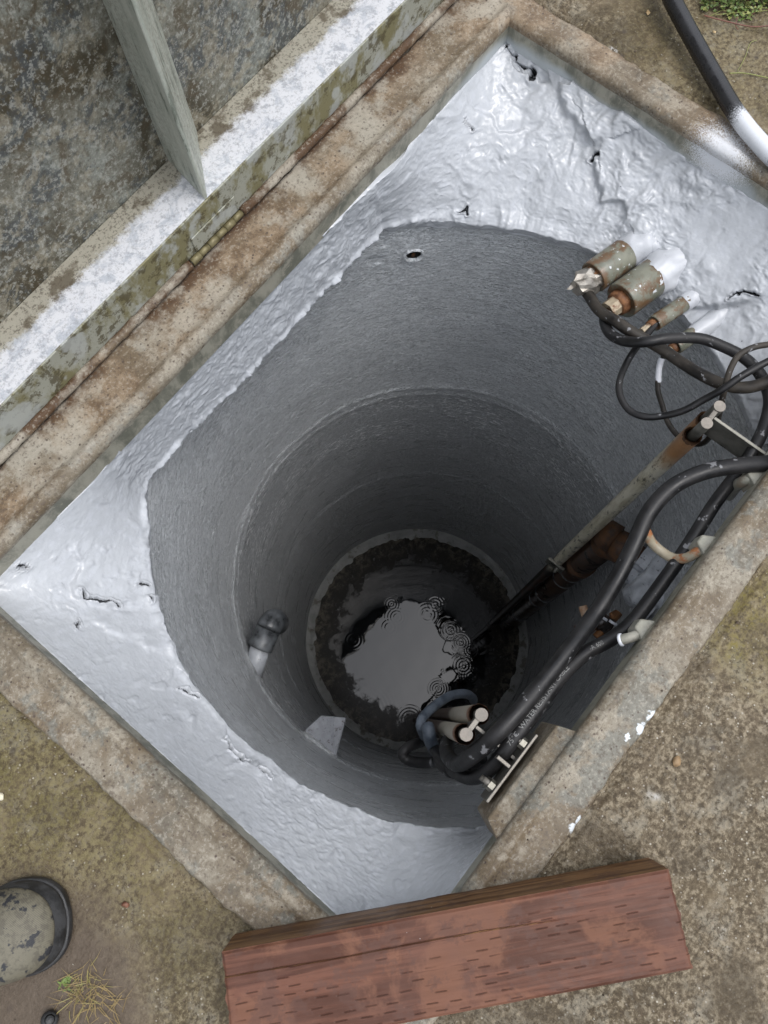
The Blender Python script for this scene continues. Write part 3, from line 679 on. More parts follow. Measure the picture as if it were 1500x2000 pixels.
# ------------------------------------------------------------------ cables
def cable(name, pts, rad, mat, label, cat='cable', group=None, n=14, seg=14):
    sp = spline(pts, n); r = rad
    if hasattr(rad, '__len__'): r = [rad[0] + (rad[1] - rad[0]) * min(1, max(0, (i / len(sp) - rad[2]) / (rad[3] - rad[2]))) for i in range(len(sp))]
    mb = MB().tube(sp, r, seg)
    o = mb.build(name, mat, None, True); return tag(o, label, cat, group), sp
G = 'black cables looping down from the conduits'
def pz(seq): return [P(a, b, z) for a, b, z in seq]
c1, _ = cable('power_cable', pz([(1138, 560, -.21), (1150, 577, -.19), (1170, 606, -.17), (1200, 626, -.15), (1236, 650, -.14), (1290, 680, -.145), (1325, 704, -.14), (1365, 729, -.12), (1410, 750, -.10), (1455, 757, -.09), (1500, 745, -.075), (1550, 715, -.05), (1590, 690, -.045), (1670, 700, -.01), (1760, 715, .032), (1860, 740, .03), (1980, 790, .016), (2150, 860, .014)]),
          .0112, RUBBER2, 'dirty black cable leaving the foil taped conduit and sagging to the right edge', group=G)
m2 = pz([(1206, 590, -.19), (1190, 598, -.19), (1180, 625, -.18), (1192, 652, -.155), (1220, 666, -.13), (1260, 668, -.105), (1305, 661, -.10), (1365, 661, -.10), (1410, 676, -.10), (1455, 700, -.10), (1487, 735, -.11), (1503, 780, -.10), (1493, 832, -.09), (1470, 880, -.08), (1440, 925, -.085), (1395, 985, -.085), (1340, 1072, -.08), (1285, 1150, -.075), (1235, 1215, -.075), (1190, 1250, -.085), (1145, 1275, -.08), (1100, 1316, -.07), (1055, 1376, -.06), (1010, 1435, -.055), (975, 1482, -.075), (945, 1512, -.13), (915, 1519, -.20), (885, 1505, -.31), (868, 1488, -.36), (852, 1468, -.42), (835, 1440, -.52), (828, 1415, -.62)])
c2, sp2 = cable('power_cable', m2, (.0104, .0124, .25, .55), RUBBER, 'long black cable with white lettering, from the rusty conduit nut to the near curb', group=G)
m1 = pz([(2150, 1010, .016), (1960, 950, .018), (1760, 905, .034), (1660, 892, .036), (1590, 890, .030), (1540, 896, .006), (1500, 905, -.02), (1440, 910, -.035), (1375, 922, -.045), (1315, 950, -.05), (1268, 1000, -.055), (1238, 1065, -.06), (1205, 1130, -.07), (1165, 1195, -.08), (1115, 1262, -.06), (1065, 1325, -.05), (1015, 1385, -.042), (965, 1438, -.045), (925, 1474, -.10), (895, 1492, -.19), (877, 1480, -.29), (872, 1462, -.34), (878, 1445, -.40), (890, 1438, -.5), (900, 1425, -.62)])
c3, sp1 = cable('power_cable', m1, .0143, RUBBER, 'thickest black cable, arching in from the right edge to the lower coil', group=G)
cable('thin_cable', pz([(1290, 622, -.18), (1272, 643, -.18), (1245, 676, -.17), (1224, 709, -.165), (1210, 745, -.16), (1212, 775, -.155), (1230, 802, -.15), (1260, 814, -.14), (1296, 812, -.13), (1335, 802, -.11), (1374, 781, -.09), (1410, 761, -.065), (1446, 736, -.05), (1500, 706, -.04), (1560, 680, -.04), (1640, 672, -.02), (1740, 680, .026), (1850, 690, .022), (2000, 745, .009), (2150, 770, .008)]),
      .0066, RUBBER, 'thin black cable making a wide loop to the left of the rail bracket', group=G)
cable('thin_cable', pz([(1300, 690, -.24), (1288, 715, -.26), (1285, 760, -.28), (1293, 790, -.28), (1305, 826, -.28), (1326, 853, -.27), (1350, 866, -.25), (1374, 865, -.22), (1392, 844, -.17), (1404, 810, -.13), (1411, 778, -.09), (1419, 745, -.06), (1428, 718, -.045), (1443, 694, -.035), (1470, 679, -.03), (1500, 673, -.03), (1560, 665, -.03), (1650, 650, -.005), (1750, 655, .028), (1860, 655, .022), (2000, 700, .008), (2150, 730, .008)]),
      .0056, RUBBER2, 'thin black cable hanging behind the tall rail pipe with white paint near its top', group=G)
MB().tube(spline(pz([(1293, 699, -.247), (1288, 715, -.26), (1286, 735, -.27), (1286, 747, -.276)]), 6), .0066, 10, noise=.05).build('paint_smear', WHITEP, bpy.data.objects['thin_cable.001'], True)
bpy.data.objects['paint_smear']['label'] = 'white paint on the cable'
# hoses and the coil by the lower bracket
cable('coil_cable', pz([(872, 1486, -.40), (850, 1488, -.46), (825, 1490, -.50), (800, 1486, -.52), (787, 1475, -.52), (794, 1462, -.52), (812, 1453, -.54), (830, 1447, -.62), (845, 1440, -.75)]), .0115, RUBBER, 'short black cable loop curling above the water at the left of the coil', group='cables coiled by the lower bracket')
cable('coil_cable', pz([(925, 1368, -.75), (922, 1362, -.7), (908, 1355, -.62), (880, 1359, -.56), (850, 1378, -.50), (834, 1392, -.47), (824, 1405, -.45), (822, 1420, -.45), (829, 1438, -.5)]), .0105, BLUEH, 'blue grey hose arching behind the two short rusty pipes', group='cables coiled by the lower bracket')
cable('coil_cable', pz([(835, 1418, -.42), (838, 1430, -.41), (840, 1444, -.42), (848, 1462, -.45), (862, 1482, -.5)]), .0135, BLUEH, 'blue grey stub of hose with a blunt end in front of the coil', group='cables coiled by the lower bracket')
cable('coil_cable', pz([(940, 1478, -.26), (915, 1500, -.29), (893, 1508, -.31), (872, 1500, -.34), (858, 1480, -.4), (862, 1455, -.5)]), .0135, RUBBER, 'black cable bending under the others at the bottom of the coil', group='cables coiled by the lower bracket')

# lettering printed on the long cable
def print_on(sp, text, start_px, z, size, parent, radius, flip=False):
    cu = bpy.data.curves.new('lettering', 'FONT'); cu.body = text; cu.size = size; cu.resolution_u = 2
    tmp = bpy.data.objects.new('tmp', cu); COL.objects.link(tmp); bpy.context.view_layer.update()
    me = bpy.data.meshes.new_from_object(tmp.evaluated_get(bpy.context.evaluated_depsgraph_get())); bpy.data.objects.remove(tmp)
    s0 = P(*start_px, z); i0 = min(range(len(sp)), key=lambda i: (sp[i] - s0).length)
    seq = sp[i0::-1]; L = [0]
    for a, b in zip(seq[:-1], seq[1:]): L.append(L[-1] + (b - a).length)
    eye = Vector((0, 0, H))
    for v in me.vertices:
        s = min(max(v.co.x, 0), L[-1] - 1e-4); k = next(i for i in range(len(L) - 1) if L[i + 1] >= s)
        t = (s - L[k]) / (L[k + 1] - L[k]); p = seq[k].lerp(seq[k + 1], t); T = (seq[k + 1] - seq[k]).normalized()
        up = Vector((-.1, .3, 1)); up = (up - T * up.dot(T)).normalized(); side = up.cross(T).normalized()
        a = (v.co.y - size * .35) / radius
        v.co = p + (up * math.cos(a) + side * math.sin(a) * 1) * (radius + .0005)
    return link('lettering', me, m_simple('print_grey', (.15, .15, .145), (.24, .24, .23), 50, .6), parent, False)
try:
    print_on(sp2, '75°C  WATER RESISTANT CABLE', (998, 1452), -.06, .0108, c2, .0125)
    print_on(sp2, '-A 600', (1150, 1272), -.08, .0100, c2, .0125)
except Exception as ex: print('lettering', ex)

# ------------------------------------------------------------------ guide rails and their brackets
def guide(x, y, name_l, mat, ztop, group, lab):
    t = empty('guide_rail', (x, y, -3.11), lab, 'guide rail', group)
    MB().tube([(x, y, -3.14), (x, y, -2.2), (x, y, -1.1), (x, y, ztop - .05), (x, y, ztop)], .0167, 28, cap=False).build('pipe', mat, t, True)
    MB().tube([(x, y, ztop - .05), (x, y, ztop)], [.0135, .0135], 24, cap=False).build('pipe_bore', RUST, t, True)
    MB().tube([(x, y, ztop - .010), (x, y, ztop - .004), (x, y, ztop + .001)], [.0168, .0174, .0168], 28, cap=False, noise=.04).build('rust_rim', RUST, t, True)
    return t
GG = 'vertical pump guide rails'
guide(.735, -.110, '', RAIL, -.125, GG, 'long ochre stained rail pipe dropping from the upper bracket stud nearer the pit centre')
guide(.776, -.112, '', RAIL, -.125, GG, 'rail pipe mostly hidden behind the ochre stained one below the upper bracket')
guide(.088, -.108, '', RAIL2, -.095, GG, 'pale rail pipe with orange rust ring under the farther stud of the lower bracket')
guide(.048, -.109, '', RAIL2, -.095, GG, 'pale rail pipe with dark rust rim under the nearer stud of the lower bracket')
def bracket(xa, xb, y, yend, lab, long_plate):
    t = empty('rail_bracket', ((xa + xb) / 2, yend, -.08), lab, 'bracket', 'steel brackets holding the rail tops')
    for x in (xa, xb):
        st = MB().tube([(x, y, -.17), (x, y, -.062), (x, y, -.0605)], [.0102, .0102, .0095], 28).build('stud', STEELD, t, True)
        MB().tube([(x, y, -.0603), (x, y, -.0592)], [.0108, .0104], 28, noise=.02).build('stud_face', CASTTOP, st, False)
    m = (xa + xb) / 2
    MB().box((xa + .008, y - .0045, -.12), (xb - .008, y + .0045, -.0625)).build('web', STEEL, t, bevel=.001)
    MB().box((m - .003, yend, -.13), (m + .003, y - .0048, -.063 if not long_plate else -.066)).build('arm', STEEL if not long_plate else STEELD, t, bevel=.001)
    return t
b1 = bracket(.735, .776, -.111, -.228, 'tarnished steel bracket with two round stud tops above the tall stained pipe', True)
b2 = bracket(.048, .088, -.1085, -.196, 'cast bracket with two pale round stud tops beside the cable coil', False)
MB().box((.743, -.229, -.135), (.768, -.222, -.06)).build('foot_plate', STEELD, b1, bevel=.001)
# mounting block and bolted T plate for the lower bracket
mp = empty('mounting_block', (.06, Y0, -.05), 'pale angled steel block fixed inside the near curb behind the lower bracket', 'mounting block')
bp_ = MB().hull([(-.045, Y0 - .001, -.11), (.150, Y0 - .001, -.11), (.147, -.196, -.11), (-.030, -.196, -.11)],
                [(-.045, Y0 - .001, -.004), (.158, Y0 - .001, -.004), (.147, -.205, -.018), (-.030, -.205, -.018)])
bp_.build('block', FR, mp, bevel=.003)
tp = MB().box((-.012, -.1955, -.12), (.118, -.1905, -.036)).build('tee_plate', STEEL, mp, bevel=.0012)
for x in (.012, .094):
    for zz in (-.05, -.095):
        bo = MB().tube([(x, -.190, zz), (x, -.170, zz)], .005, 12).build('bolt', STEEL, tp, True)
        MB().tube([(x, -.1895, zz), (x, -.180, zz)], .0095, 6).build('nut', STEELD, bo, False)
MB().box((.049, -.190, -.12), (.055, -.165, -.040)).build('tee_web', STEEL, tp, bevel=.001)

# ------------------------------------------------------------------ hooks on the near curb
def hook(pts, rad, lab, mats=(ALU,), base=None):
    t = empty('cable_hook', pts[0], lab, 'hook', 'metal cable hooks on the near curb')
    sp = spline(pts, 8); MB().tube(sp, rad, 14, noise=.03).build('arm', mats[0], t, True)
    b = Vector(pts[0]); MB().hull([(b.x - .022, Y0 - .001, b.z - .035), (b.x + .022, Y0 - .001, b.z - .035), (b.x + .012, Y0 + .02, b.z - .03), (b.x - .012, Y0 + .02, b.z - .03)],
                                  [(b.x - .02, Y0 - .001, b.z + .012), (b.x + .02, Y0 - .001, b.z + .012), (b.x + .008, Y0 + .02, b.z + .008), (b.x - .008, Y0 + .02, b.z + .008)]).build('base', ALU, t, bevel=.003)
    return t, sp
h1, s1 = hook(pz([(1262, 1232, -.035), (1245, 1240, -.035), (1228, 1246, -.037), (1212, 1250, -.045)]), .0085, 'stubby beige hook with a white rimmed open end above the thick cables')
MB().tube([s1[-3], s1[-1] + (s1[-1] - s1[-3]) * .3], [.0105, .011], 18).build('white_collar', WHITEP, h1, True)
h2, _ = hook(pz([(1380, 1066, -.04), (1362, 1078, -.045), (1340, 1090, -.06), (1315, 1090, -.08), (1292, 1077, -.09), (1272, 1058, -.085), (1260, 1036, -.07)]), .0088, 'curved rusty hook reaching under the long cable beside the painted pipe collar',
             (m_simple('rusty_hook', (.26, .23, .17), (.36, .31, .22), 30, .5, rust=(.20, .08, .03), rsc=18, rth=(.48, .58)),))
h3, _ = hook(pz([(1478, 932, -.04), (1456, 938, -.05), (1438, 950, -.09), (1424, 968, -.17)]), .010, 'beige hook tapering down into the pit at the right edge')

# ------------------------------------------------------------------ discharge pipe through the wall
dp = empty('discharge_pipe', (.765, -.185, -3.11), 'wet black rusty pipe standing in the water with an elbow into the painted wall collar', 'pipe')
dx, dy = .770, -.172
MB().tube([(dx, dy, -3.14), (dx, dy, -2.0), (dx, dy, -1.02)], .043, 32).build('riser', IRON, dp, True)
el = [Vector((dx, dy, -1.02))] + [Vector((dx - .0, dy - .055 * (1 - math.cos(a)), -1.02 + .06 * math.sin(a))) for a in [i * math.pi / 16 for i in range(1, 9)]]
MB().tube(el, [.0445] + [.048] * 8, 32, noise=.02).build('elbow', RUST, dp, True)
sph = MB().tube([(dx, dy + .045, -.975), (dx, dy + .040, -.965), (dx, dy + .02, -.95), (dx, dy - .01, -.942)], [.012, .03, .044, .046], 28, noise=.03).build('elbow_back', RUST, dp, True)
MB().tube([(dx, dy - .05, -.96), (dx, dy - .115, -.96)], .040, 28, noise=.02).build('stub', RUST, dp, True)
for z in (-1.45, -1.58, -1.95, -2.1, -2.6):
    MB().tube([(dx, dy, z - .008), (dx, dy, z)], .0455, 28).build('band', m_simple('worn_band', (.05, .055, .06), (.20, .22, .23), 30, .35), dp, True)
cl = MB().tube([(dx, dy, -1.36), (dx, dy, -1.30)], .049, 28).build('coupling', RUST, dp, True)
MB().box((dx - .055, dy + .030, -1.40), (dx - .045, dy + .095, -1.34)).build('clamp_arm', STEELD, dp, bevel=.002)
MB().tube([(dx - .07, dy + .05, -1.37), (dx - .02, dy + .05, -1.37)], .006, 8).build('clamp_bolt', STEELD, dp, True)
fl = empty('pipe_collar', (dx, dy - .16, -.96), 'rough grey painted collar where the rusty elbow meets the shaft wall', 'collar')
def lumpy(pts, rad, name, mat, parent, amp=.05, n=64, m=30):
    pts = [Vector(p) for p in pts]; L = len(pts); A, B = pts[0], pts[-1]; ax = (B - A).normalized()
    a = Vector((0, 0, 1)); u = ax.cross(a).normalized(); v = ax.cross(u); V = []
    tt = np.linspace(0, L - 1, m)
    for t in tt:
        i = min(int(t), L - 2); p = pts[i].lerp(pts[i + 1], t - i); r = rad[i] + (rad[i + 1] - rad[i]) * (t - i)
        for k in range(n):
            an = 2 * math.pi * k / n; q = p + (u * math.cos(an) + v * math.sin(an)) * r
            d = float(fbm(np.array(q.x * 28), np.array(q.y * 28), np.array(q.z * 28), 3)) * amp
            V.append(p + (u * math.cos(an) + v * math.sin(an)) * (r * (1 + d)) + ax * d * .03)
    return link(name, mesh_np(name, [tuple(q) for q in V], grid_faces(m, n, True)), mat, parent)
GREYC = m_simple('painted_collar_grey', (.40, .42, .45), (.52, .54, .57), 18, .3, spots=(.16, .17, .18), bump=.9)
lumpy([(dx, dy - .085, -.96), (dx, dy - .118, -.96)], [.062, .068], 'neck', GREYC, fl)
lumpy([(dx, dy - .115, -.96), (dx - .002, dy - .118, -.96), (dx - .004, dy - .155, -.96), (dx - .004, dy - .21, -.96)], [.03, .098, .112, .120], 'grout_ring', GREYC, fl, .16)
for a in (2.2, 3.5, 5.2):
    q = Vector((dx + .066 * math.cos(a), dy - .075, -.96 + .066 * math.sin(a)))
    bo = MB().tube([q, q + Vector((0, -.045, 0))], .0075, 12).build('bolt', GREYP, fl, True)
    MB().tube([q + Vector((0, .002, 0)), q + Vector((0, -.010, 0))], .0125, 6).build('nut', STEELD, bo)
# small rusty support below
sb = empty('wall_support', P(1170, 1215, -.9), 'small rusty support rod with a knob end behind the two thick cables', 'support')
MB().tube(spline(pz([(1138, 1184, -.85), (1142, 1196, -.85), (1146, 1210, -.86), (1150, 1225, -.88)]), 6), [.0115] * 3 + [.012] * 10 + [.011] * 6, 16, noise=.05).build('knob', m_simple('orange_rust_cap', (.30, .16, .08), (.50, .38, .28), 40, .6), sb, True)
MB().tube(pz([(1132, 1236, -.9), (1160, 1212, -.9), (1172, 1206, -.9)]), .022, 18, noise=.04).build('rod', m_simple('rust_brown', (.10, .04, .018), (.24, .10, .04), 50, .6, bump=.7), sb, True)
MB().tube(pz([(1160, 1206, -.9), (1192, 1228, -.9)]), .026, 20, noise=.03).build('sleeve', IRON, sb, True)
MB().tube(pz([(1195, 1205, -.9), (1208, 1196, -.9), (1165, 1245, -.9)]), .012, 12, noise=.05).build('stay', m_simple('rust_stay', (.14, .06, .02), (.28, .13, .05), 50, .6), sb, True)
for a in ((1172, 1203), (1190, 1212)): MB().tube(pz([(a[0], a[1], -.87), (a[0] + 14, a[1] + 9, -.87)]), .004, 8).build('clip', WHITEP, sb, True)

# ------------------------------------------------------------------ conduits
def conduit(p0, z0, p1, z1, rc, lab, gl, painted=.45, tape=False, big=True):
    """p0 = free end of the coupling, p1 = where it leaves the coated ledge"""
    A = P(*p0, z0); B = P(*p1, z1); d = (B - A).normalized(); L = (B - A).length
    t = empty('conduit', B, lab, 'conduit', 'grey conduits coming through the painted ledge')
    cl = L * .62
    MB().tube([A + d * .002, A, A + d * .003, A + d * (cl - .002), A + d * cl, A + d * cl], [rc * .86, rc * .97, rc, rc, rc * .97, rc * .80], 36, axis=d).build('coupling', PVC, t, True)
    MB().tube([A + d * (cl - .004), A + d * (L + .09)], rc * .80, 30).build('pipe', PVC, t, True)
    # sprayed sleeve of coating where it enters the wall, irregular
    lumpy([A + d * L * painted, A + d * (L * painted + .006), A + d * (L * .8), A + d * (L + .01), A + d * (L + .05)], [rc * (.84 if painted > .55 else 1.02), rc * (.92 if painted > .55 else 1.08), rc * 1.18, rc * 1.45, rc * 2.0], 'coating', PAINTC, t, .16)
    if gl:
        n_ = MB().tube([A - d * .030 * gl, A - d * .012 * gl, A - d * .011 * gl], [rc * .50, rc * .52, rc * .5], 8).build('gland_nut', BRASS, t, False, bevel=.001)
        MB().tube([A - d * .012 * gl, A + d * .004], [rc * .62, rc * .70], 20, noise=.05).build('bushing', RUSTO, t, True)
    if tape:
        random.seed(5); C0 = A - d * .018
        V = []; mb = MB()
        pts = [A + d * .002, A - d * .008, A - d * .020, A - d * .032, A - d * .045]
        mb.tube(pts, [rc * .72, rc * .84, rc * .8, rc * .7, rc * .5], 15, noise=.2)
        mb.build('tape', TAPE, t, False)
        q = A - d * .022; sd_ = Vector((-.6, .55, -.1)).normalized()
        f = MB(); f.add([q + sd_ * .012 + d * .012, q + sd_ * .034 + d * .016, q + sd_ * .028 - d * .012, q + sd_ * .014 - d * .02, q + sd_ * .03 + Vector((0, 0, .004)), ], [(0, 1, 4), (1, 2, 4), (2, 3, 4), (3, 0, 4)])
        fo = f.build('tape_flap', TAPE, t); fo.modifiers.new('s', 'SOLIDIFY').thickness = .0006
    return t
PAINTC = m_simple('sprayed_white_grey', (.42, .435, .46), (.50, .515, .54), 12, .3, bump=.3)
RUSTO = m_simple('orange_rust', (.09, .035, .013), (.24, .11, .045), 60, .65, bump=.8)
conduit((1158, 542), -.19, (1258, 470), -.192, .0335, 'largest upper grey conduit end wrapped with crumpled foil tape', 1, .58, True)
conduit((1213, 588), -.185, (1338, 496), -.195, .0385, 'widest rust ringed conduit with a pale nut second from the top', 1.3, .44)
conduit((1277, 632), -.185, (1378, 564), -.195, .0165, 'narrow grey conduit with a beige gland third from the top', 1.1, .55)
conduit((1318, 678), -.205, (1392, 627), -.205, .0165, 'lowest narrow conduit with a brassy collar under the cable', .8, .45)
# paint gob between the two large conduits
lumpy([P(1222, 472, -.19), P(1250, 470, -.19), P(1285, 478, -.19), P(1320, 488, -.19)], [.012, .034, .042, .03], 'paint_gob', PAINTC, shaft, .25)

# ------------------------------------------------------------------ plastic elbow and spout on the left wall
pe = empty('drain_elbow', P(500, 1310, -1.16), 'dark capped plastic elbow on a pale pipe stub low on the left wall', 'pipe elbow')
A, B = P(492, 1322, -1.17), P(509, 1262, -1.13)
MB().tube([A, B], .030, 26).build('stub', GREYP, pe, True)
Cc = P(524, 1228, -1.12); D = Cc + (Cc - B).normalized() * .012
DK = m_simple('charcoal_sprayed_plastic', (.022, .024, .026), (.13, .14, .15), 22, .35, bump=.3)
MB().tube([B - (Cc - B) * .12, B - (Cc - B) * .1, B, Cc], [.030, .0385, .0385, .038], 30).build('socket', DK, pe, True)
ar = [Cc + (Cc - B).normalized() * (.03 * math.sin(a)) + Vector((0, 0, -.04 * (1 - math.cos(a)))) for a in [i * math.pi / 16 for i in range(9)]]
MB().tube(ar + [ar[-1] + Vector((0, 0, -.05))], [.038] * 10, 30).build('bend', DK, pe, True)
nq = Vector((CXW - A.x, CYW - A.y, 0)).normalized()
lumpy([A - nq * .05, A - nq * .012, A + nq * .006, A + nq * .012], [.05, .046, .038, .030], 'seal', LIN, pe, .35)
sp_ = empty('wall_spout', P(620, 1450, -1.16), 'flaking grey tapered spout plate jutting from the lower left wall', 'spout')
a0, a1, a2, a3 = P(590, 1430, -1.12), P(627, 1397, -1.16), P(676, 1402, -1.16), P(656, 1480, -1.12)
am = (a1 + a2) / 2 + Vector((0, 0, .010)); dn = Vector((0, 0, -.035))
MB().hull([p + dn for p in (a0, a1, am - Vector((0, 0, .01)), a2, a3)], [a0, a1, am, a2, a3]).build('plate', m_simple('flaking_grey', (.24, .25, .27), (.36, .37, .40), 40, .5, spots=(.05, .05, .055), bump=.9, rust=(.06, .05, .05), rsc=45, rth=(.56, .66)), sp_, bevel=.004)
MB().hull([p + Vector((0, 0, -.05)) for p in (P(575, 1428, -1.1), P(600, 1428, -1.12), P(662, 1478, -1.12), P(648, 1496, -1.1))], [P(575, 1428, -1.1), P(600, 1428, -1.12), P(662, 1478, -1.12), P(648, 1496, -1.1)]).build('fillet', LIN, sp_, bevel=.01)

# ------------------------------------------------------------------ timber
wa, wb, wc = P(432, 1860, .105), P(1307, 1698, .105), P(1348, 1860, .105)
ax = (wb - wa).normalized(); ww = wc - wb; ww -= ax * ww.dot(ax); LEN = (wb - wa).length; WID = ww.length + .02; side = ww.normalized()
WANG = math.atan2(ax.y, ax.x)
WOOD = m_wood()
tb = empty('timber_beam', (wa + wb) / 2 - Vector((0, 0, .09)), 'wet red stained timber beam with rows of incised slits lying across the near corner', 'timber beam')
def beam():
    nu, nv = 640, 200; S = np.linspace(0, LEN, nu)[:, None]; T = np.linspace(0, WID, nv)[None]
    # ragged sawn ends
    T0 = T + 0 * S; endn = .0025 * fbm(T * 60, 3., 0, 3)
    S0 = S + endn * (sst(LEN - .02, LEN, S) - sst(.02, 0, S))
    d = .0006 * fbm(S0 * 6, T0 * 60, 1, 3) + .0003 * fbm(S0 * 40, T0 * 90, 2, 2)
    # incisions: offset rows of short slots
    row = np.round(T0 / .0105); ph = (S0 + (row % 2) * .014 + .008 * np.sin(row * 3.1)) / .031; k = np.floor(ph); fr = ph - k
    rnd = np.sin(row * 12.9898 + k * 78.233) * 43758.5453; rnd -= np.floor(rnd)
    slot = sst(.30, .20, np.abs(fr - .5 + .12 * np.sin(k * 5.3 + row))) * sst(.0011, .0003, np.abs(T0 - row * .0105 - (rnd - .5) * .004 - .0012 * fbm(S0 * 14, T0 * 20, 3, 2))) * sst(.25, .6, rnd + .8 * fbm(S0 * 5, T0 * 14, 9, 3)) * sst(.012, .03, T0)
    d = d - .0010 * slot; slot0 = slot
    chk = np.abs(T0 - (.030 + .006 * S0 / LEN + .002 * fbm(S0 * 5, 0 * T0, 5, 2))); d = d - .0025 * sst(.0012, .0004, chk) * sst(.5, .38, S0)
    ed = np.minimum.reduce([S0 + 0 * T0, LEN - S0 + 0 * T0, T0, WID - T0]); d = d - .003 * (1 - sst(0, .004, ed)) 
    base = np.array(wa); A_, B_ = np.array(ax), np.array(side)
    top = base + S0[..., None] * A_ + T0[..., None] * B_ + np.array([0, 0, 1]) * d[..., None]
    V = top.reshape(-1, 3); F = grid_faces(nu, nv)
    # sides down from the boundary loop
    idx = np.arange(nu * nv).reshape(nu, nv); loop = np.concatenate([idx[:, 0], idx[-1, 1:], idx[-2::-1, -1], idx[0, -2:0:-1]])
    m = 14; ring = [V[loop]]
    for i in range(1, m + 1):
        r = V[loop].copy(); r[:, 2] = base[2] - .09 * i / m
        nn = .0012 * fbm(r[:, 0] * 30, r[:, 1] * 30, r[:, 2] * 60, 3); cen = base + A_ * LEN / 2 + B_ * WID / 2
        dv = r[:, :2] - cen[:2]; dv /= np.linalg.norm(dv, axis=1)[:, None]; r[:, :2] += dv * nn[:, None]; ring.append(r)
    VV = np.concatenate([V] + ring); nl = len(loop); b0 = len(V); fs = []
    for i in range(m):
        a = b0 + i * nl + np.arange(nl); b = b0 + i * nl + (np.arange(nl) + 1) % nl
        fs.append(np.stack([a, a + nl, b + nl, b], -1))
    me = mesh_np('timber', VV, np.concatenate([F] + fs)); at = me.attributes.new('slot', 'FLOAT', 'POINT')
    av = np.zeros(len(VV), np.float32); av[:nu * nv] = np.maximum(slot0, .8 * sst(.0012, .0004, chk) * sst(.5, .38, S0)).ravel(); at.data.foreach_set('value', av)
    o = link('timber', me, WOOD, tb)
beam()

# ------------------------------------------------------------------ hose, boot, weeds, litter
hs, _ = cable('hose', pz([(1130, -420, .02), (1220, -230, .025), (1270, -90, .04), (1300, -30, .042), (1318, 10, .04), (1350, 70, .035), (1395, 150, .03), (1440, 225, .03), (1480, 275, .033), (1530, 325, .035), (1600, 370, .034), (1760, 440, .02), (1960, 560, .018)]), .0165, RUBBER, 'glossy black hose with white overspray crossing the far right corner', 'hose')
def m_hose():
    m = Mt('sprayed_black_hose', .25, spec=.5)
    c = m.mix(m.noise(20, 4), (.010, .010, .011), (.022, .022, .024))
    nz = m.noise(420, 2)
    g1 = m.near(P(1485, 260, .05), .045, .075, nz, .055)
    c = m.mix(g1, c, (.60, .62, .65)); m.col(c); m.rough(m.rr(m.noise(60, 4), .3, .7, .15, .4)); m.bump(m.noise(160, 3), .2, .001); return m.m
hs.data.materials[0] = m_hose()

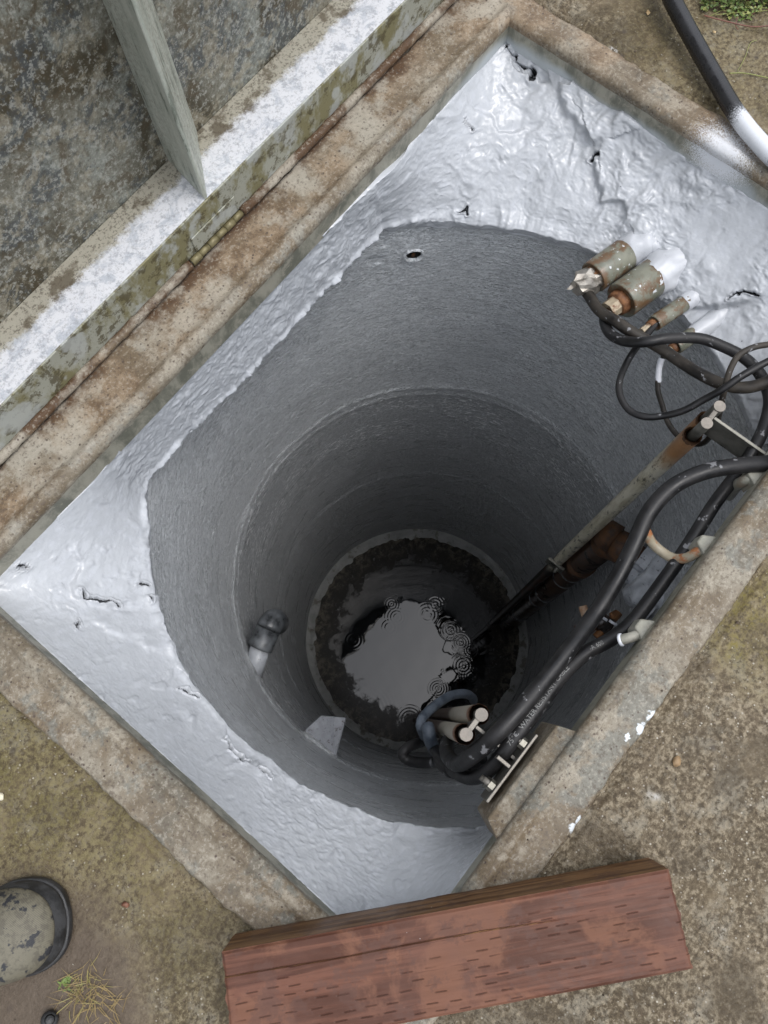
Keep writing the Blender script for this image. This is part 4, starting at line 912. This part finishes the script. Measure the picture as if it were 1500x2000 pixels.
bt = empty('rubber_boot', P(0, 1800, 0), 'mud spotted olive rubber boot toe with black sole at the left edge', 'boot')
def m_boot():
    m = Mt('muddy_olive_rubber', .55, spec=.3)
    c = m.mix(m.noise(12, 5), (.085, .078, .055), (.17, .155, .115))
    c = m.mix(m.rr(m.noise(90, 5, .7), .46, .6, 0, .6), c, (.07, .062, .048))
    c = m.mix(m.rr(m.noise(48, 5, .6), .56, .62), c, (.026, .027, .030))
    wv = m.n('ShaderNodeTexWave'); wv.inputs['Scale'].default_value = 180; m.L(m.pos, wv.inputs['Vector'])
    m.col(c); m.bump(wv.outputs['Fac'], .25, .0006); m.bump(m.noise(300, 2), .3, .0008); return m.m
BOOT = m_boot(); SOLE = m_simple('black_sole_rubber', (.010, .010, .010), (.035, .035, .036), 40, .5, bump=.6)
def boot():
    toe = P(131, 1798, .03); heel_dir = (P(-140, 1850, .03) - toe); heel_dir.z = 0; heel_dir.normalize(); sidev = Vector((-heel_dir.y, heel_dir.x, 0))
    # footprint outline by stations along the length
    st = [(.0, .0), (.003, .024), (.010, .042), (.028, .058), (.055, .067), (.09, .066), (.13, .046), (.18, .038), (.24, .038), (.275, .034), (.292, .02), (.298, 0)]
    def ring(z, grow=0, shift=0):
        L = [toe + heel_dir * (s + shift) + sidev * (w_ + grow * (w_ > 0)) + Vector((0, 0, z - toe.z)) for s, w_ in st]
        Rr = [toe + heel_dir * (s + shift) - sidev * (w_ + grow * (w_ > 0)) + Vector((0, 0, z - toe.z)) for s, w_ in st[-2:0:-1]]
        return L + Rr
    def loft(rings, name, mat, cap=True):
        mb = MB(); n_ = len(rings[0]); V = [p for r in rings for p in r]
        F = [(i * n_ + k, i * n_ + (k + 1) % n_, (i + 1) * n_ + (k + 1) % n_, (i + 1) * n_ + k) for i in range(len(rings) - 1) for k in range(n_)]
        F += [tuple(range(n_))[::-1], tuple(range((len(rings) - 1) * n_, len(rings) * n_))] if cap else []
        mb.add(V, F); o = mb.build(name, mat, bt, True); s = o.modifiers.new('s', 'SUBSURF'); s.levels = s.render_levels = 2; return o
    loft([ring(.002, -.003, .003), ring(.006), ring(.014), ring(.018, -.001, .001), ring(.020, -.003, .003)], 'sole', SOLE)
    loft([ring(.018, -.003, .003), ring(.022, -.002, .002), ring(.030, -.006, .006), ring(.040, -.012, .012), ring(.046, -.018, .018)], 'toe_guard', SOLE)
    # upper: vamp rising to the shaft (beyond the left edge of the photo)
    rs = []
    mid = toe + heel_dir * .215; off = sidev * (-.006 if sidev.dot(P(0, 2000, 0) - P(0, 1700, 0)) < 0 else .006)
    for k, (z, sc, w_) in enumerate([(.034, 1, .0), (.046, .985, .0), (.057, .94, .02), (.068, .87, .12), (.080, .74, .35), (.100, .56, .62), (.14, .44, .85), (.22, .38, 1), (.32, .40, 1)]):
        r = ring(z, -.005, .008); rs.append([mid + off * min(1, k / 3) + (p - mid) * sc * (1 if k < 3 else 1) + Vector((0, 0, (z - p.z))) * 1 for p in r])
        for i, p in enumerate(rs[-1]): p.z = z
    loft(rs, 'upper', BOOT)
boot()
cp = empty('round_plug', P(97, 1992, .01), 'small black round plug lying in the mud at the bottom left', 'plug')
MB().tube(pz([(97, 1992, 0), (97, 1992, .012), (97, 1992, .016)]), [.012, .012, .009], 20).build('ring', SOLE, cp, True)
MB().tube(pz([(97, 1992, .0165), (97, 1992, .018)]), [.007, .005], 16).build('button', SOLE, cp, True)

def blades(name, cen, z, spread, n_, ln, wd, mats, lab, kind=None, cat=None, flat=.5, seed=1):
    random.seed(seed); V = []; F = []; 
    for i in range(n_):
        a = random.uniform(0, 2 * math.pi); r = spread * random.random() ** .7
        b = cen + Vector((math.cos(a) * r, math.sin(a) * r, .001)); a2 = random.uniform(0, 2 * math.pi); l = ln * random.uniform(.4, 1.1)
        d = Vector((math.cos(a2), math.sin(a2), random.uniform(.1, flat))); sd_ = Vector((-d.y, d.x, 0)).normalized() * wd * random.uniform(.6, 1.2)
        p = [b, b + d * l * .5 + Vector((random.uniform(-.1, .1) * l, random.uniform(-.1, .1) * l, .12 * l)), b + d * l + Vector((0, 0, -.35 * l * d.z))]
        k = len(V); V += [p[0] - sd_, p[0] + sd_, p[1] - sd_ * .9, p[1] + sd_ * .9, p[2]]; F += [(k, k + 1, k + 3, k + 2), (k + 2, k + 3, k + 4)]
    me = bpy.data.meshes.new(name); me.from_pydata([tuple(v) for v in V], [], F); me.update()
    for m in mats: me.materials.append(m)
    me.polygons.foreach_set('material_index', [random.randrange(len(mats)) if i % 2 == 0 else 0 for i in range(len(F))])
    o = bpy.data.objects.new(name, me); COL.objects.link(o); return tag(o, lab, cat, kind=kind)
STRAW = m_simple('straw', (.15, .10, .035), (.24, .175, .07), 30, .6); STRAW2 = m_simple('straw_olive', (.16, .14, .04), (.24, .2, .07), 30, .6)
LEAF = m_simple('green_leaf', (.07, .12, .02), (.13, .18, .04), 40, .45); LEAF2 = m_simple('yellow_leaf', (.17, .19, .05), (.24, .25, .08), 40, .5); STEM = m_simple('red_stem', (.12, .04, .03), (.2, .08, .05), 40, .5)
blades('dry_grass', P(165, 1935, 0), 0, .032, 85, .036, .0006, [STRAW, STRAW2], 'tuft of dry straw coloured grass on the mud by the boot', 'stuff', flat=.35, seed=2)
blades('dry_grass', P(215, 1965, 0), 0, .022, 26, .04, .0006, [STRAW], 'few loose straws right of the dry tuft', 'stuff', flat=.15, seed=5)
blades('moss', P(130, 1920, 0), 0, .008, 30, .008, .0015, [LEAF], 'small green moss sprig on the mud', 'stuff', flat=.5, seed=6)
def weeds():
    random.seed(9); V = []; F = []; mi = []
    c0 = P(1470, 12, 0); e1 = (P(1500, 0, 0) - P(1400, 0, 0)).normalized(); e2 = Vector((-e1.y, e1.x, 0))
    for i in range(3600):
        u = random.uniform(-.10, .24); v = random.uniform(-.026, .10) + .012 * math.sin(u * 60)
        if v < -.01 and random.random() < .5: continue
        z = random.uniform(.002, .03) * (1 if v > -.01 else .4); a = random.uniform(0, 6.28); s = random.uniform(.005, .011)
        d = Vector((math.cos(a), math.sin(a), random.uniform(-.3, .5))) * s; t = Vector((-math.sin(a), math.cos(a), random.uniform(-.3, .3))) * s * .42
        b = c0 + e1 * u + e2 * v + Vector((0, 0, z)); k = len(V)
        V += [b, b + d * .5 + t + Vector((0, 0, s * .2)), b + d, b + d * .5 - t + Vector((0, 0, s * .2)), b + d * .5]
        F += [(k, k + 4, k + 1), (k + 4, k + 2, k + 1), (k, k + 3, k + 4), (k + 3, k + 2, k + 4)]; mi += [random.choice((0, 0, 1))] * 4
    for i in range(70):
        u = random.uniform(-.13, .3); v = random.uniform(-.035, .1); a = random.uniform(-.8, .8); l = random.uniform(.03, .09); b = c0 + e1 * u + e2 * v + Vector((0, 0, .004))
        d = (e1 * math.cos(a) + e2 * math.sin(a)) * l + Vector((0, 0, random.uniform(0, .012))); s = e2 * .0007; k = len(V); h = e2 * random.uniform(-.01, .01)
        V += [b - s, b + s, b + d * .5 + h - s, b + d * .5 + h + s, b + d]; F += [(k, k + 1, k + 3, k + 2), (k + 2, k + 3, k + 4)]; mi += [2 if i % 2 else 1] * 2
    me = bpy.data.meshes.new('weeds'); me.from_pydata([tuple(v) for v in V], [], F); me.update()
    for m in (LEAF, LEAF2, STEM): me.materials.append(m)
    me.polygons.foreach_set('material_index', mi); o = bpy.data.objects.new('weeds', me); COL.objects.link(o)
    tag(o, 'low green weeds with reddish stems along the top right edge', kind='stuff')
weeds()
for seq, r, mt, lab in (([(1375, 30, .012), (1420, 42, .008), (1470, 52, .008), (1520, 48, .01)], .0012, STEM, 'long reddish runner stem lying below the weeds'),
                        ([(1425, 143, .012), (1455, 143, .006), (1500, 152, .006), (1540, 160, .006)], .0011, LEAF2, 'green runner stem coming out from under the hose'),
                        ([(1440, 140, .004), (1456, 110, .004), (1465, 85, .004), (1478, 78, .004)], .0006, LEAF2, 'thin pale stem curling up from the green runner'),
                        ([(1440, 33, .01), (1437, 50, .004), (1442, 58, .003)], .0008, STEM, 'tiny red stem hanging from the weeds')):
    tag(MB().tube(spline(pz(seq), 8), r, 7).build('runner_stem', mt, None, True), lab, 'stem', 'plant runners by the hose')
def leaf(px, py, s, a, mt, lab):
    b = P(px, py, .004); t = Vector((math.cos(a), math.sin(a), 0)); u = Vector((-t.y, t.x, 0)); mb = MB(); n_ = 10
    V = [b + Vector((0, 0, .002))] + [b + t * math.cos(2 * math.pi * k / n_) * s + u * math.sin(2 * math.pi * k / n_) * s * .7 + Vector((0, 0, .002 * math.sin(k * 2))) for k in range(n_)]
    mb.add(V, [(0, 1 + k, 1 + (k + 1) % n_) for k in range(n_)]); o = mb.build('fallen_leaf', mt, None, True); o.modifiers.new('s', 'SOLIDIFY').thickness = .0005; tag(o, lab, 'leaf', 'bits of leaf on the paving')
PALE = m_simple('pale_leaf', (.42, .28, .13), (.55, .42, .24), 60, .6); BRL = m_simple('brown_leaf', (.12, .05, .03), (.2, .09, .05), 60, .6)
leaf(1266, 24, .006, .4, PALE, 'pale tan leaf bit left of the hose'); leaf(2, 1556, .006, 1, m_simple('cream_leaf', (.6, .55, .42), (.7, .65, .5), 50, .6), 'cream leaf bit at the left edge above the boot')
leaf(245, 1767, .006, 2, BRL, 'small red brown leaf right of the boot'); leaf(1322, 1487, .009, .2, m_simple('tan_leaf', (.2, .13, .07), (.3, .2, .1), 50, .6), 'crumpled tan leaf on the right paving'); leaf(1395, 62, .004, 1, PALE, 'tiny pale seed under the weeds')
def litter():
    random.seed(3); V = []; F = []
    ok = 0
    while ok < 500:
        x = random.uniform(-.75, 1.5); y = random.uniform(-.8, 1.1); d = max(X0 - x, x - X1, Y0 - y, y - Y1)
        if d < .012 or (y > .64 and y < .9): continue
        if d > .1 and random.random() < .25: continue
        s = random.uniform(.0008, .0024) * (1.5 if abs(d - .09) < .012 else 1); z = (.009 if d < .08 else .0015)
        k = len(V); q = [(1, 0, 0), (0, 1, 0), (-1, 0, 0), (0, -1, 0), (0, 0, .8), (0, 0, -.8), ]
        V += [(x + a * s * random.uniform(.6, 1.2), y + b * s * random.uniform(.6, 1.2), z + c * s) for a, b, c in q]
        F += [(k, k + 1, k + 4), (k + 1, k + 2, k + 4), (k + 2, k + 3, k + 4), (k + 3, k, k + 4), (k + 1, k, k + 5), (k + 2, k + 1, k + 5), (k + 3, k + 2, k + 5), (k, k + 3, k + 5)]; ok += 1
    me = bpy.data.meshes.new('gravel'); me.from_pydata(V, [], F); me.update()
    for m in (m_simple('grit_pale', (.26, .24, .19), (.42, .39, .33), 50, .6), m_simple('grit_dark', (.05, .04, .03), (.10, .07, .05), 50, .5)): me.materials.append(m)
    me.polygons.foreach_set('material_index', [0 if (i // 8) % 5 == 0 else 1 for i in range(len(F))]); o = bpy.data.objects.new('gravel', me); COL.objects.link(o)
    tag(o, 'loose grit scattered over the paving and curb', kind='stuff')
litter()
